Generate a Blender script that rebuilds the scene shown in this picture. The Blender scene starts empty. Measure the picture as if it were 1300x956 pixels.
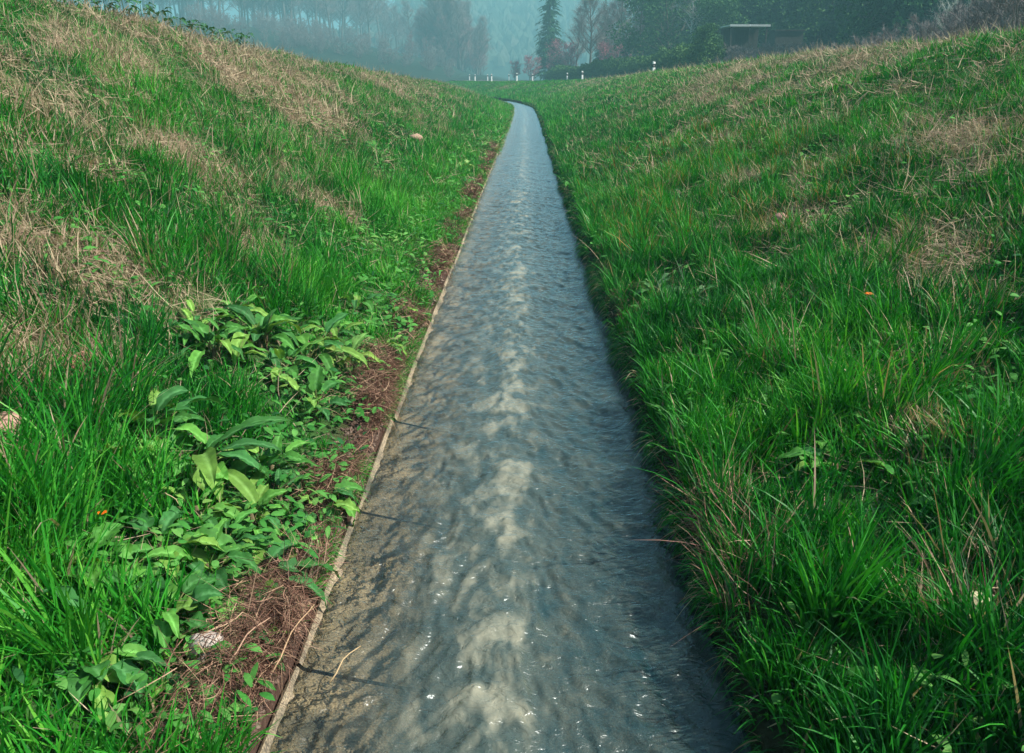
import bpy, math, random
import numpy as np
from mathutils import Vector, Matrix, Euler

RNG = np.random.default_rng(11)
random.seed(5)
scene = bpy.context.scene
COL = scene.collection
PI = math.pi

# ------------------------------------------------------------------ camera numbers
F = 1300 * 28 / 36.0
PITCH = math.atan(333 / F)
YAW = math.radians(0.95)
CAM = np.array([0.062, 0.0, 1.6])

def ray(px, py):
    dx = (px - 650) / F; dy = (433 - py) / F
    f = math.cos(PITCH) + dy * math.sin(PITCH)
    z = -math.sin(PITCH) + dy * math.cos(PITCH)
    return np.array([dx * math.cos(YAW) - f * math.sin(YAW), dx * math.sin(YAW) + f * math.cos(YAW), z])

# ------------------------------------------------------------------ noise
def _h(ix, iy, seed):
    n = (ix.astype(np.int64) * 374761393 + iy.astype(np.int64) * 668265263 + seed * 974634777) & 0xFFFFFFFF
    n = ((n ^ (n >> 13)) * 1274126177) & 0xFFFFFFFF
    n = (n ^ (n >> 16)) & 0xFFFFFFFF
    return n / 4294967295.0

def vn(x, y, seed=0):
    x = np.asarray(x, float); y = np.asarray(y, float)
    ix = np.floor(x); iy = np.floor(y); fx = x - ix; fy = y - iy
    fx = fx * fx * (3 - 2 * fx); fy = fy * fy * (3 - 2 * fy)
    a = _h(ix, iy, seed); b = _h(ix + 1, iy, seed); c = _h(ix, iy + 1, seed); d = _h(ix + 1, iy + 1, seed)
    return (a + (b - a) * fx) * (1 - fy) + (c + (d - c) * fx) * fy

def fbm(x, y, seed=0, octv=4):
    s = 0.0; a = 0.5; t = 0.0
    for i in range(octv):
        s = s + a * vn(x * 2 ** i + 17.3 * i, y * 2 ** i - 9.1 * i, seed + i); t += a; a *= 0.5
    return s / t

def sm(a, b, x):
    t = np.clip((x - a) / (b - a), 0, 1)
    return t * t * (3 - 2 * t)

# ------------------------------------------------------------------ terrain
def xc(y):
    y = np.clip(np.asarray(y, float), -1e9, 110.0)
    u = np.maximum(y - 33, 0)
    v = np.maximum(y - 45, 0)
    return 0.03 * sm(10, 30, y) - (0.0006 * u ** 2 + 0.006 * v ** 2 / (1 + 0.016 * v))

HLY = [-50, 0, 5, 9, 14.5, 22, 40, 60, 80, 110]
HLZ = [2.6, 2.6, 2.52, 2.40, 2.10, 1.92, 1.48, 1.2, 1.05, .95]
HRY = [-50, 0, 10, 23, 40, 60, 75, 95, 115]
HRZ = [2.1, 2.06, 2.02, 1.97, 1.80, 1.48, 1.32, 1.18, 1.15]
ROAD_L = [(8.6, 25), (8.6, 35), (7.7, 48), (5.3, 75), (-1.1, 100), (-5.3, 120), (-10.5, 140), (-24, 170), (-50, 205)]
ROAD_W = 6.0
_ry = np.array([p[1] for p in ROAD_L], float); _rx = np.array([p[0] for p in ROAD_L], float)
def road_x(y):
    return np.interp(y, _ry, _rx)

def Hsmooth(x, y):
    x = np.asarray(x, float); y = np.asarray(y, float)
    s = x - xc(y)
    hl = np.interp(y, HLY, HLZ); hr = np.interp(y, HRY, HRZ)
    zb = 1.15
    uL = np.clip((-s - 0.60) / 4.46, 0, 1); uR = np.clip((s - 0.62) / 5.4, 0, 1)
    f = lambda u: 0.5 * u + 0.5 * u * u * (3 - 2 * u)
    zl = 0.06 + (hl - 0.06) * f(uL); zr = 0.10 + (hr - 0.10) * f(uR)
    zl = np.where(-s > 5.06, zb + (hl - zb) * (1 - sm(5.3, 10, -s)), zl)
    zr = np.where(s > 6.02, zb + (hr - zb) * (1 - sm(6.1, 8.6, s)), zr)
    zr = zr + 0.05 * sm(0.66, 0.72, s)
    z = np.where(s < 0, zl, zr)
    # bed under the concrete channel
    z = np.where((s > -0.595) & (s < 0.63), -0.32, z)
    # hills
    lh = np.maximum(-x - 6, 0) * 0.29 * sm(130, 240, y) + np.maximum(-x - 60, 0) * 0.12 * sm(20, 105, y) * (1 - sm(130, 240, y))
    rh = np.maximum(x - 24 - 0.03 * np.maximum(0, y), 0) * 0.26 * sm(20, 90, y)
    lh = 26 * (1 - np.exp(-lh / 26)); rh = 34 * (1 - np.exp(-rh / 34))
    far = 62 * sm(-104, -60, x) * (1 - .5 * sm(300, 600, x)) * sm(370, 620, y)
    z = z + lh + rh + far * sm(0, 1, 1.0)
    return z

def H(x, y):
    z = Hsmooth(x, y)
    x = np.asarray(x, float); y = np.asarray(y, float)
    s = np.abs(x - xc(y))
    k = sm(0.66, 1.5, s) * (1 - 0.7 * sm(4.8, 6.2, s))
    n = (fbm(x * 0.8, y * 0.8, 3) - 0.5) * 0.22 + (fbm(x * 3.1, y * 3.1, 9, 3) - 0.5) * 0.09
    return z + n * k + (fbm(x * .05, y * .05, 4) - .5) * 2.0 * sm(60, 160, s)

def gz(x, y):
    return float(H(np.array([x]), np.array([y]))[0])

def at(px, py):
    d = ray(px, py)
    ts = np.linspace(1.2, 90, 6000)
    P = CAM[None] + d[None] * ts[:, None]
    hh = H(P[:, 0], P[:, 1])
    i = int(np.argmax(P[:, 2] < hh + 0.02))
    return P[i, 0], P[i, 1]

def spot(px, dist):
    """world x for picture column px at world distance dist"""
    d = ray(px, 100); return CAM[0] + d[0] / d[1] * dist, dist

# ------------------------------------------------------------------ mesh helpers
def mesh_np(name, V, quads=None, tris=None, col=None, mat=None, smooth=False, parent=None, link=True, extra=None):
    me = bpy.data.meshes.new(name)
    V = np.asarray(V, np.float32); nv = len(V)
    q = np.zeros((0, 4), np.int32) if quads is None else np.asarray(quads, np.int32).reshape(-1, 4)
    t = np.zeros((0, 3), np.int32) if tris is None else np.asarray(tris, np.int32).reshape(-1, 3)
    me.vertices.add(nv); me.vertices.foreach_set("co", V.ravel())
    nl = q.size + t.size; me.loops.add(nl)
    me.loops.foreach_set("vertex_index", np.concatenate([q.ravel(), t.ravel()]).astype(np.int32))
    nf = len(q) + len(t); me.polygons.add(nf)
    ls = np.concatenate([np.arange(len(q)) * 4, q.size + np.arange(len(t)) * 3]).astype(np.int32)
    me.polygons.foreach_set("loop_start", ls)
    me.polygons.foreach_set("use_smooth", np.full(nf, smooth, bool))
    me.update(calc_edges=True)
    if col is not None:
        ca = me.color_attributes.new("tint", "FLOAT_COLOR", "POINT")
        c = np.ones((nv, 4), np.float32); c[:, :3] = col
        ca.data.foreach_set("color", c.ravel())
    if mat: me.materials.append(mat)
    o = bpy.data.objects.new(name, me)
    if link: COL.objects.link(o)
    if parent is not None: o.parent = parent
    return o

def tag(o, label=None, cat=None, group=None, kind=None):
    if label: o["label"] = label
    if cat: o["category"] = cat
    if group: o["group"] = group
    if kind: o["kind"] = kind
    return o

def empty(name, loc=(0, 0, 0), rz=0.0, sc=1.0):
    o = bpy.data.objects.new(name, None); COL.objects.link(o)
    o.location = loc; o.rotation_euler = (0, 0, rz); o.scale = (sc, sc, sc)
    o.empty_display_size = 0.2
    return o

def copy_tree(root):
    r = root.copy(); COL.objects.link(r)
    for ch in list(root.children):
        c = ch.copy(); COL.objects.link(c); c.parent = r
        for g in list(ch.children):
            d = g.copy(); COL.objects.link(d); d.parent = c
    return r

class MB:
    """collects numpy pieces into one mesh"""
    def __init__(s): s.v = []; s.q = []; s.t = []; s.c = []; s.n = 0
    def add(s, V, q=None, t=None, c=(1, 1, 1)):
        V = np.asarray(V, float).reshape(-1, 3)
        if q is not None and len(q): s.q.append(np.asarray(q) + s.n)
        if t is not None and len(t): s.t.append(np.asarray(t) + s.n)
        cc = np.empty((len(V), 3)); cc[:] = c
        s.v.append(V); s.c.append(cc); s.n += len(V)
    def box(s, a, b, c=(1, 1, 1)):
        x0, y0, z0 = a; x1, y1, z1 = b
        V = [(x0, y0, z0), (x1, y0, z0), (x1, y1, z0), (x0, y1, z0), (x0, y0, z1), (x1, y0, z1), (x1, y1, z1), (x0, y1, z1)]
        s.add(V, [(0, 3, 2, 1), (4, 5, 6, 7), (0, 1, 5, 4), (1, 2, 6, 5), (2, 3, 7, 6), (3, 0, 4, 7)], None, c)
    def tube(s, pts, rad, n=6, c=(1, 1, 1), cap=True):
        pts = np.asarray(pts, float); k = len(pts); rad = np.broadcast_to(rad, (k,))
        T = np.gradient(pts, axis=0); T /= np.linalg.norm(T, axis=1)[:, None] + 1e-9
        up = np.array([0.31, 0.17, 0.93]); A = np.cross(T, up); A /= np.linalg.norm(A, axis=1)[:, None] + 1e-9
        B = np.cross(T, A)
        an = np.arange(n) / n * 2 * PI
        V = pts[:, None] + rad[:, None, None] * (A[:, None] * np.cos(an)[None, :, None] + B[:, None] * np.sin(an)[None, :, None])
        i = np.arange(k - 1)[:, None] * n; j = np.arange(n)[None]
        q = np.stack([i + j, i + (j + 1) % n, i + n + (j + 1) % n, i + n + j], -1).reshape(-1, 4)
        s.add(V.reshape(-1, 3), q, None, c)
        if cap:
            base = s.n
            s.add([pts[-1]], None, None, c)
            s.t.append(np.array([[base - n + a, base - n + (a + 1) % n, base] for a in range(n)]))
            s.add([pts[0]], None, None, c)
            s.t.append(np.array([[base - k * n + (a + 1) % n, base - k * n + a, base + 1] for a in range(n)]))
    def build(s, name, mat, parent=None, smooth=False, loc=None):
        V = np.concatenate(s.v)
        o = mesh_np(name, V, np.concatenate(s.q) if s.q else None, np.concatenate(s.t) if s.t else None,
                    np.concatenate(s.c), mat, smooth, parent)
        if loc is not None: o.location = loc
        return o

def ribbons(P, D, B, S, k, col, prof=None):
    """n ribbons: centre P + D t + B t^2, half-width vector S * profile(t); k segments, pointed tip.
    returns V, quads, tris, colours"""
    n = len(P); m = 2 * k + 1
    V = np.empty((n, m, 3), np.float32)
    for j in range(k):
        t = j / k
        w = (0.75 + 0.5 * t) * (1 - t ** 2.2) if prof is None else prof(t)
        c = P + D * t + B * (t * t)
        V[:, 2 * j] = c - S * w; V[:, 2 * j + 1] = c + S * w
    V[:, m - 1] = P + D + B
    base = (np.arange(n) * m)[:, None]
    tr = base + np.array([[2 * k - 2, 2 * k - 1, 2 * k]])
    q = [base + np.array([[2 * j, 2 * j + 1, 2 * j + 3, 2 * j + 2]]) for j in range(k - 1)]
    q = np.concatenate(q) if q else None
    C = np.repeat(col.astype(np.float32), m, axis=0)
    return V.reshape(-1, 3), q, tr, C

def unit(a): return a / (np.linalg.norm(a, axis=-1, keepdims=True) + 1e-9)

# ------------------------------------------------------------------ materials
def newmat(name):
    m = bpy.data.materials.new(name); m.use_nodes = True
    nt = m.node_tree; nt.nodes.clear()
    out = nt.nodes.new("ShaderNodeOutputMaterial")
    return m, nt, out
def N(nt, t, **kw):
    n = nt.nodes.new(t)
    for k, v in kw.items():
        if k.startswith("i_"): n.inputs[k[2:].replace("_", " ")].default_value = v
        else: setattr(n, k, v)
    return n
def L(nt, a, b): nt.links.new(a, b)

def mixcol(nt, fac, a, b, mode="MIX"):
    m = nt.nodes.new("ShaderNodeMix"); m.data_type = "RGBA"; m.blend_type = mode; m.clamp_result = False
    for sock, v in ((m.inputs[0], fac), (m.inputs[6], a), (m.inputs[7], b)):
        if hasattr(v, "type"): L(nt, v, sock)
        elif isinstance(v, (int, float)): sock.default_value = v
        else: sock.default_value = (*v, 1)
    return m.outputs[2]

def foliage_mat(name, rough=0.45, trans=0.35, spec=0.4, nscale=None, tcol=(1.2, 1.15, 0.6)):
    m, nt, out = newmat(name)
    a = N(nt, "ShaderNodeVertexColor"); a.layer_name = "tint"
    col = a.outputs[0]
    if nscale:
        tc = N(nt, "ShaderNodeTexCoord"); no = N(nt, "ShaderNodeTexNoise"); no.inputs["Scale"].default_value = nscale
        L(nt, tc.outputs["Object"], no.inputs["Vector"])
        mr = N(nt, "ShaderNodeMapRange"); mr.inputs[3].default_value = 0.55; mr.inputs[4].default_value = 1.45
        L(nt, no.outputs[0], mr.inputs[0])
        hv = N(nt, "ShaderNodeHueSaturation"); L(nt, col, hv.inputs["Color"]); L(nt, mr.outputs[0], hv.inputs["Value"])
        col = hv.outputs[0]
    p = N(nt, "ShaderNodeBsdfPrincipled"); p.inputs["Roughness"].default_value = rough
    p.inputs["Specular IOR Level"].default_value = spec
    L(nt, col, p.inputs["Base Color"])
    t = N(nt, "ShaderNodeBsdfTranslucent"); L(nt, mixcol(nt, 1.0, col, tcol, "MULTIPLY"), t.inputs["Color"])
    mx = N(nt, "ShaderNodeMixShader"); mx.inputs[0].default_value = trans
    L(nt, p.outputs[0], mx.inputs[1]); L(nt, t.outputs[0], mx.inputs[2]); L(nt, mx.outputs[0], out.inputs["Surface"])
    return m

def simple_mat(name, base, rough=0.8, nscale=8.0, amt=0.35, bump=0.0, vcol=False, spec=0.3, dist=0.01):
    m, nt, out = newmat(name)
    tc = N(nt, "ShaderNodeTexCoord"); no = N(nt, "ShaderNodeTexNoise"); no.inputs["Scale"].default_value = nscale
    no.inputs["Detail"].default_value = 6
    L(nt, tc.outputs["Object"], no.inputs["Vector"])
    mr = N(nt, "ShaderNodeMapRange"); mr.inputs[3].default_value = 1 - amt; mr.inputs[4].default_value = 1 + amt
    L(nt, no.outputs[0], mr.inputs[0])
    hv = N(nt, "ShaderNodeHueSaturation"); L(nt, mr.outputs[0], hv.inputs["Value"])
    if vcol:
        a = N(nt, "ShaderNodeVertexColor"); a.layer_name = "tint"; L(nt, a.outputs[0], hv.inputs["Color"])
    else: hv.inputs["Color"].default_value = (*base, 1)
    p = N(nt, "ShaderNodeBsdfPrincipled"); p.inputs["Roughness"].default_value = rough
    p.inputs["Specular IOR Level"].default_value = spec
    L(nt, hv.outputs[0], p.inputs["Base Color"])
    if bump:
        b = N(nt, "ShaderNodeBump"); b.inputs["Strength"].default_value = bump; b.inputs["Distance"].default_value = dist
        L(nt, no.outputs[0], b.inputs["Height"]); L(nt, b.outputs[0], p.inputs["Normal"])
    L(nt, p.outputs[0], out.inputs["Surface"])
    return m

M_grass = foliage_mat("grass_blades", 0.5, 0.30, 0.3)
M_straw = foliage_mat("dry_straw", 0.7, 0.15, 0.2, tcol=(1, 1, 1))
M_leaf = foliage_mat("broad_leaf", 0.62, 0.25, 0.12, nscale=35)
M_tree = foliage_mat("tree_foliage", 0.7, 0.1, 0.15)
M_twig = simple_mat("twigs", (0.2, 0.17, 0.15), 0.9, 3, 0.3, vcol=True, spec=0.1)
M_bark = simple_mat("bark", (0.13, 0.11, 0.09), 0.95, 4, 0.4, vcol=True, spec=0.1)
M_ground = simple_mat("soil_and_thatch", (0.1, 0.08, 0.05), 1.0, 55, 0.9, 1.0, vcol=True, spec=0.1, dist=0.02)
M_white = simple_mat("white_plastic", (0.8, 0.8, 0.78), 0.4, 3, 0.06)
M_black = simple_mat("black_plastic", (0.02, 0.02, 0.02), 0.4, 3, 0.1)
M_reflector = simple_mat("reflector_glass", (0.55, 0.5, 0.45), 0.25, 3, 0.05)
M_asphalt = simple_mat("asphalt", (0.06, 0.06, 0.06), 0.9, 40, 0.25, 0.3)
M_paint = simple_mat("road_paint", (0.75, 0.75, 0.72), 0.6, 20, 0.1)
M_stone = simple_mat("stone", (0.4, 0.36, 0.3), 0.85, 25, 0.4, 0.6, vcol=True)
M_wood = simple_mat("weathered_timber", (0.05, 0.045, 0.04), 0.9, 6, 0.4)
M_roof = simple_mat("roof_sheet", (0.5, 0.52, 0.52), 0.5, 4, 0.15)

# ------------------------------------------------------------------ ground
def grow(a, b, d0, r):
    o = [a]; d = d0
    while o[-1] < b: o.append(o[-1] + d); d *= r
    return o
xs_r = [0.66, 0.69] + grow(0.72, 7.0, 0.09, 1.0) ; xs_r += grow(xs_r[-1] + .15, 1000, 0.25, 1.09)
S = np.array([-v for v in xs_r[::-1]] + [-0.60, -0.59, -0.3, 0.3, 0.62, 0.635] + xs_r)
ys_f = grow(0.0, 22, 0.11, 1.0); ys_f += grow(ys_f[-1] + .12, 1150, 0.13, 1.017)
ys_b = grow(0.3, 700, 0.4, 1.25)
Y = np.array([-v for v in ys_b[::-1]] + ys_f)
SS, YY = np.meshgrid(S, Y)
XX = SS + xc(YY)
ZZ = H(XX, YY)
nS, nY = len(S), len(Y)
# ground colour map: soil by the channel with painted shade on its right, thatch on the banks, field/wood floor far off
DRYPX = [(250, 215, .45), (225, 190, .4), (330, 322, .3), (410, 262, .3), (60, 470, .35), (290, 90, .8), (150, 75, .6), (380, 130, .9), (30, 130, .5), (110, 330, .4), (480, 105, 1.2), (20, 300, .3),
         (990, 290, .5), (1150, 310, .35), (1250, 175, .5), (1160, 560, .16), (1225, 780, .10), (1000, 455, .16), (975, 395, .18), (930, 95, 1.2), (905, 120, .9), (1190, 330, .3), (950, 230, .35), (640, 110, 2)]
DP = np.array([(*at(a, b), r) for a, b, r in DRYPX])
def dry_map(x, y):
    s = x - xc(y)
    n = fbm(x * 0.55, y * 0.4, 31); n2 = fbm(x * 1.9, y * 1.3, 41)
    left = sm(1.3, 2.8, -s) * (0.16 + 0.5 * sm(0.46, 0.7, n)) + 0.55 * sm(.54, .66, n2) * sm(1, 2, -s) - .25 * sm(4.2, 4.9, -s)
    right = sm(1.6, 4.2, s) * (0.08 + 0.45 * sm(0.54, 0.72, n)) + 0.45 * sm(0.60, 0.72, n2) * sm(0.8, 2, s)
    d = np.where(s < 0, left, right) * .8
    wob = .2 + 1.6 * n2
    for (a, b, r) in DP:
        d = np.maximum(d, (.9 if a < 0 else .62) * (1 - sm(.1 * r, r * 1.2, np.hypot((x - a), (y - b) * .7) * wob)))
    d = d * (1 - 0.45 * sm(14, 45, y))
    return np.clip(d, 0, 1)
gn = fbm(XX * 2.3, YY * 2.3, 55); dry = dry_map(XX, YY)
soil = np.array([0.06, 0.036, 0.027]); th = np.array([0.17, 0.125, 0.075]); gr = np.array([0.03, 0.085, 0.02])
edge = 1 - sm(0.66, 0.86, np.abs(SS)) ; edge = edge * sm(0.25, 0.5, gn + 0.2 * (SS < 0))
C = gr[None, None] * (1 - dry[..., None]) + th * dry[..., None]
C = C * (1 - edge[..., None]) + np.where(SS[..., None] < 0, soil, np.array([0.022, 0.026, 0.014])) * edge[..., None]  # right waterside coloured dark to imitate shade under the overhang
far = sm(60, 150, np.hypot(XX, YY))
wood = np.clip(sm(25, 40, XX - 0.03 * YY) * sm(20, 60, YY) + sm(420, 520, YY), 0, 1)
fieldc = np.array([0.014, 0.026, 0.016]) * (0.7 + 0.6 * gn[..., None]); woodc = np.array([0.05, 0.045, 0.03])
C = C * (1 - far[..., None]) + fieldc * far[..., None]
C = C * (1 - wood[..., None]) + woodc * wood[..., None]
ii = np.arange((nY - 1) * nS).reshape(nY - 1, nS)[:, :-1].ravel()
quads = np.stack([ii, ii + 1, ii + 1 + nS, ii + nS], -1)
g = mesh_np("ground", np.stack([XX, YY, ZZ], -1).reshape(-1, 3), quads, None, C.reshape(-1, 3), M_ground, True)
tag(g, kind="structure")

# ------------------------------------------------------------------ concrete channel
def strip(name, prof_fn, ys, mat, kind="structure", smooth=True, col=(1, 1, 1)):
    rows = []
    for y in ys: rows.append(prof_fn(y))
    n = len(rows[0]); V = np.array(rows).reshape(-1, 3)
    i = (np.arange(len(ys) - 1)[:, None] * n + np.arange(n - 1)[None]).ravel()
    q = np.stack([i, i + 1, i + 1 + n, i + n], -1)
    o = mesh_np(name, V, q, None, np.tile(np.array(col, float), (len(V), 1)), mat, smooth)
    if kind: tag(o, kind=kind)
    return o

def concrete_mat():
    m, nt, out = newmat("wet_concrete")
    tc = N(nt, "ShaderNodeTexCoord")
    n1 = N(nt, "ShaderNodeTexNoise"); n1.inputs["Scale"].default_value = 5; n1.inputs["Detail"].default_value = 8
    n2 = N(nt, "ShaderNodeTexNoise"); n2.inputs["Scale"].default_value = 170; n2.inputs["Detail"].default_value = 5
    L(nt, tc.outputs["Object"], n1.inputs["Vector"]); L(nt, tc.outputs["Object"], n2.inputs["Vector"])
    r = N(nt, "ShaderNodeValToRGB")
    e = r.color_ramp.elements
    e[0].position = 0.3; e[0].color = (0.06, 0.06, 0.045, 1); e[1].position = 0.62; e[1].color = (0.36, 0.29, 0.205, 1)
    L(nt, n1.outputs[0], r.inputs[0])
    r2 = N(nt, "ShaderNodeValToRGB"); e = r2.color_ramp.elements
    e[0].position = 0.35; e[0].color = (0.35, 0.35, 0.33, 1); e[1].position = 0.65; e[1].color = (1.15, 1.1, 1.0, 1)
    L(nt, n2.outputs[0], r2.inputs[0])
    p = N(nt, "ShaderNodeBsdfPrincipled"); p.inputs["Roughness"].default_value = 0.55
    L(nt, mixcol(nt, 1, r.outputs[0], r2.outputs[0], "MULTIPLY"), p.inputs["Base Color"])
    b = N(nt, "ShaderNodeBump"); b.inputs["Strength"].default_value = 0.7; b.inputs["Distance"].default_value = 0.006
    L(nt, n2.outputs[0], b.inputs["Height"]); L(nt, b.outputs[0], p.inputs["Normal"])
    L(nt, p.outputs[0], out.inputs["Surface"])
    return m
M_conc = concrete_mat()
SEG = 0.86
mb = MB()
rr = random.Random(3)
y = 4.43 - SEG * 40
while y < 62:
    y0 = y + 0.006; y1 = y + SEG - 0.006; dx = rr.uniform(-0.006, 0.006); dz = rr.uniform(-0.003, 0.003); rot = rr.uniform(-0.0015, 0.0015)
    prof = [(-0.59, -0.16), (-0.59, 0.022), (-0.58, 0.030), (-0.566, 0.012), (-0.42, -0.022), (-0.25, -0.055), (0, -0.075), (0.25, -0.055), (0.42, -0.03), (0.585, -0.012), (0.63, -0.008), (0.637, -0.012), (0.637, -0.16)]
    V = []
    for k in range(9):
        yy = y0 + (y1 - y0) * k / 8; b = 0.006 if k in (0, 8) else 0
        for (px_, pz_) in prof:
            j = (vn(np.array([px_ * 20]), np.array([yy * 14]), 5)[0] - .5) * 0.008
            V.append((px_ + float(xc(yy)) + dx + rot * (k - 4) + j * 0.6, yy, pz_ + dz - b + j))
    n = len(prof)
    q = [(a * n + c, a * n + c + 1, (a + 1) * n + c + 1, (a + 1) * n + c) for a in range(8) for c in range(n - 1)]
    mb.add(V, q)
    y += SEG
ch = mb.build("channel", M_conc, smooth=False); tag(ch, kind="structure")
# dark joint filler just under the slabs
mb = MB()
ysf = np.arange(-30, 62, 1.0)
fill = strip("joint_filler", lambda y: [(float(xc(y)) + a, y, b) for a, b in ((-0.585, 0.0), (-0.42, -0.05), (0, -0.11), (0.42, -0.05), (0.62, 0.0))], ysf, M_black)

# ------------------------------------------------------------------ water
def water_mat():
    m, nt, out = newmat("stream_water")
    tc = N(nt, "ShaderNodeTexCoord")
    at_ = N(nt, "ShaderNodeVertexColor"); at_.layer_name = "tint"
    # cloudy water; pale bed, lit crests, dark reflection painted in (attribute red = paleness)
    mp = N(nt, "ShaderNodeMapping"); mp.inputs["Scale"].default_value = (13, 7.0, 1); L(nt, tc.outputs["Object"], mp.inputs["Vector"])
    n1 = N(nt, "ShaderNodeTexNoise"); n1.inputs["Scale"].default_value = 1.0; n1.inputs["Detail"].default_value = 5; n1.inputs["Roughness"].default_value = 0.5
    n1.inputs["Distortion"].default_value = 0.6
    L(nt, mp.outputs[0], n1.inputs["Vector"])
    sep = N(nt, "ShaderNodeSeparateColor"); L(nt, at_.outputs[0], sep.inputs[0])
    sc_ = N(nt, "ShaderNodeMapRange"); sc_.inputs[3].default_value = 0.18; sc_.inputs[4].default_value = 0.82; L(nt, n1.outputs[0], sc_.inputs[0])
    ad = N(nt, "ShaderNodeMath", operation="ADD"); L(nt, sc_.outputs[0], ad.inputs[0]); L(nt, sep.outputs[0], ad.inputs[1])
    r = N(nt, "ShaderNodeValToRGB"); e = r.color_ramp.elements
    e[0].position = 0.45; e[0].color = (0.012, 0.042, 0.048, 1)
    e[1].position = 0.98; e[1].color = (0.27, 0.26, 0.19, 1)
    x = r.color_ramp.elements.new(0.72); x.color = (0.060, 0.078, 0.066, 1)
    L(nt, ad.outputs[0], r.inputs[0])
    diff = N(nt, "ShaderNodeBsdfDiffuse"); L(nt, r.outputs[0], diff.inputs["Color"])
    tr = N(nt, "ShaderNodeBsdfTransparent"); tr.inputs["Color"].default_value = (0.88, 0.88, 0.80, 1)
    mx = N(nt, "ShaderNodeMixShader"); L(nt, sep.outputs[1], mx.inputs[0]); L(nt, tr.outputs[0], mx.inputs[1]); L(nt, diff.outputs[0], mx.inputs[2])
    mp2 = N(nt, "ShaderNodeMapping"); mp2.inputs["Scale"].default_value = (24, 40, 1); mp2.inputs["Rotation"].default_value = (0, 0, 0.5); L(nt, tc.outputs["Object"], mp2.inputs["Vector"])
    n2 = N(nt, "ShaderNodeTexNoise"); n2.inputs["Scale"].default_value = 1; n2.inputs["Detail"].default_value = 3; n2.inputs["Distortion"].default_value = 1.0
    L(nt, mp2.outputs[0], n2.inputs["Vector"])
    b = N(nt, "ShaderNodeBump"); b.inputs["Strength"].default_value = 0.8; b.inputs["Distance"].default_value = 0.011
    L(nt, n2.outputs[0], b.inputs["Height"])
    b3 = N(nt, "ShaderNodeBump"); b3.inputs["Strength"].default_value = 0.9; b3.inputs["Distance"].default_value = 0.011; L(nt, n2.outputs[0], b3.inputs["Height"]); L(nt, b3.outputs[0], diff.inputs["Normal"])
    gl = N(nt, "ShaderNodeBsdfGlossy"); gl.inputs["Roughness"].default_value = 0.27; gl.inputs["Color"].default_value = (0.9, 0.97, 1, 1)
    L(nt, b.outputs[0], gl.inputs["Normal"])
    fr = N(nt, "ShaderNodeFresnel"); fr.inputs["IOR"].default_value = 1.5; L(nt, b.outputs[0], fr.inputs["Normal"])
    mx2 = N(nt, "ShaderNodeMixShader"); L(nt, fr.outputs[0], mx2.inputs[0]); L(nt, mx.outputs[0], mx2.inputs[1]); L(nt, gl.outputs[0], mx2.inputs[2])
    L(nt, mx2.outputs[0], out.inputs["Surface"])
    return m
wx = np.linspace(-0.578, 0.65, 170)
wy = np.array(grow(-0.2, 12, 0.009, 1.0012)); wy = np.concatenate([np.linspace(-30, -.25, 60), wy, np.array(grow(wy[-1] + .05, 62, 0.05, 1.004))])
WX, WY = np.meshgrid(wx, wy)
ax = np.abs(WX)
warp = (fbm(WX * 5, WY * 2.2, 71) - .5)
# oblique standing waves running out from the middle towards the viewer
ph = (WY * 9 + ax * 15 + warp * 9)
ob = (np.sin(ph) * 0.5 + np.sin(ph * 1.73 + 1.1 + WX * 4) * 0.35) * sm(0.04, 0.22, ax)
axs = np.sqrt(WX ** 2 + 0.004)
U1 = WX * 6.5 + 3; U2 = WY * 5.2 + axs * 5
cr = (1 - np.abs(2 * fbm(U1 + warp * 2, U2 + warp * 3, 77, 2) - 1)) * 1.5 - 1.15 + .7 * (fbm(WX * 8, WY * 7, 79, 2) - .5)
rid = 1 - np.abs(2 * fbm(WX * 15 + warp * 3, WY * 13 + axs * 13, 84, 2) - 1)
fine = (fbm(WX * 17, WY * 24 + axs * 14, 78, 2) - .5) * 2
mid = np.exp(-((WX + 0.0) / 0.15) ** 2)
pile = (fbm(WX * 4.5, WY * 5.0, 80, 3) - .45) * 2
WZ = 0.000 + 0.008 * ob + 0.009 * cr * (0.45 + .6 * mid) + 0.007 * fine + 0.014 * (rid - .7) + 0.0035 * (fbm(WX * 34, WY * 44 + axs * 25, 89, 2) - .5) * 2 + 0.022 * mid + 0.012 * mid * pile
# calm shallow film over the left shelf
lim = sm(0.42, 0.56, ax); WZ = WZ * (1 - 0.5 * lim) + 0.014 * lim
shelf = 1 - sm(-.5, -.3, WX); WZ = WZ * (1 - .35 * shelf) + .003 * shelf
painted_tone = 0.13 + 0.08 * np.exp(-((WX + .01) / 0.17) ** 2) + 0.16 * np.exp(-((WX + .10 * (fbm(WY * 1.3, WY * 0, 150, 3) - .5)) / 0.13) ** 2) * sm(0.47, 0.66, fbm(WX * 9, WY * 7.5, 80, 3)) + 0.06 * cr + 0.06 * (fbm(WX * 20, WY * 6, 86, 2) - .5) * 2 - 0.07 * sm(.08, .4, WX) + .05 * (1 - sm(-.5, -.1, WX)) + 0.10 * (1 - sm(-0.35, 0.1, WX)) + 0.03 * ob  # bright crests and dark right-hand reflection put into the water's colour
opac = 0.72 + 0.22 * mid - 0.64 * (1 - sm(-0.50, -0.14, WX + .12 * (fbm(WX * 5, WY * 3, 140, 3) - .5))) - 0.06 * sm(.3, .6, WX)
WC = np.stack([np.clip(painted_tone, 0, 1), np.clip(opac, 0.08, 0.95), 0 * WX], -1)
n = len(wx); ii = (np.arange(len(wy) - 1)[:, None] * n + np.arange(n - 1)[None]).ravel()
wq = np.stack([ii, ii + 1, ii + 1 + n, ii + n], -1)
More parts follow.
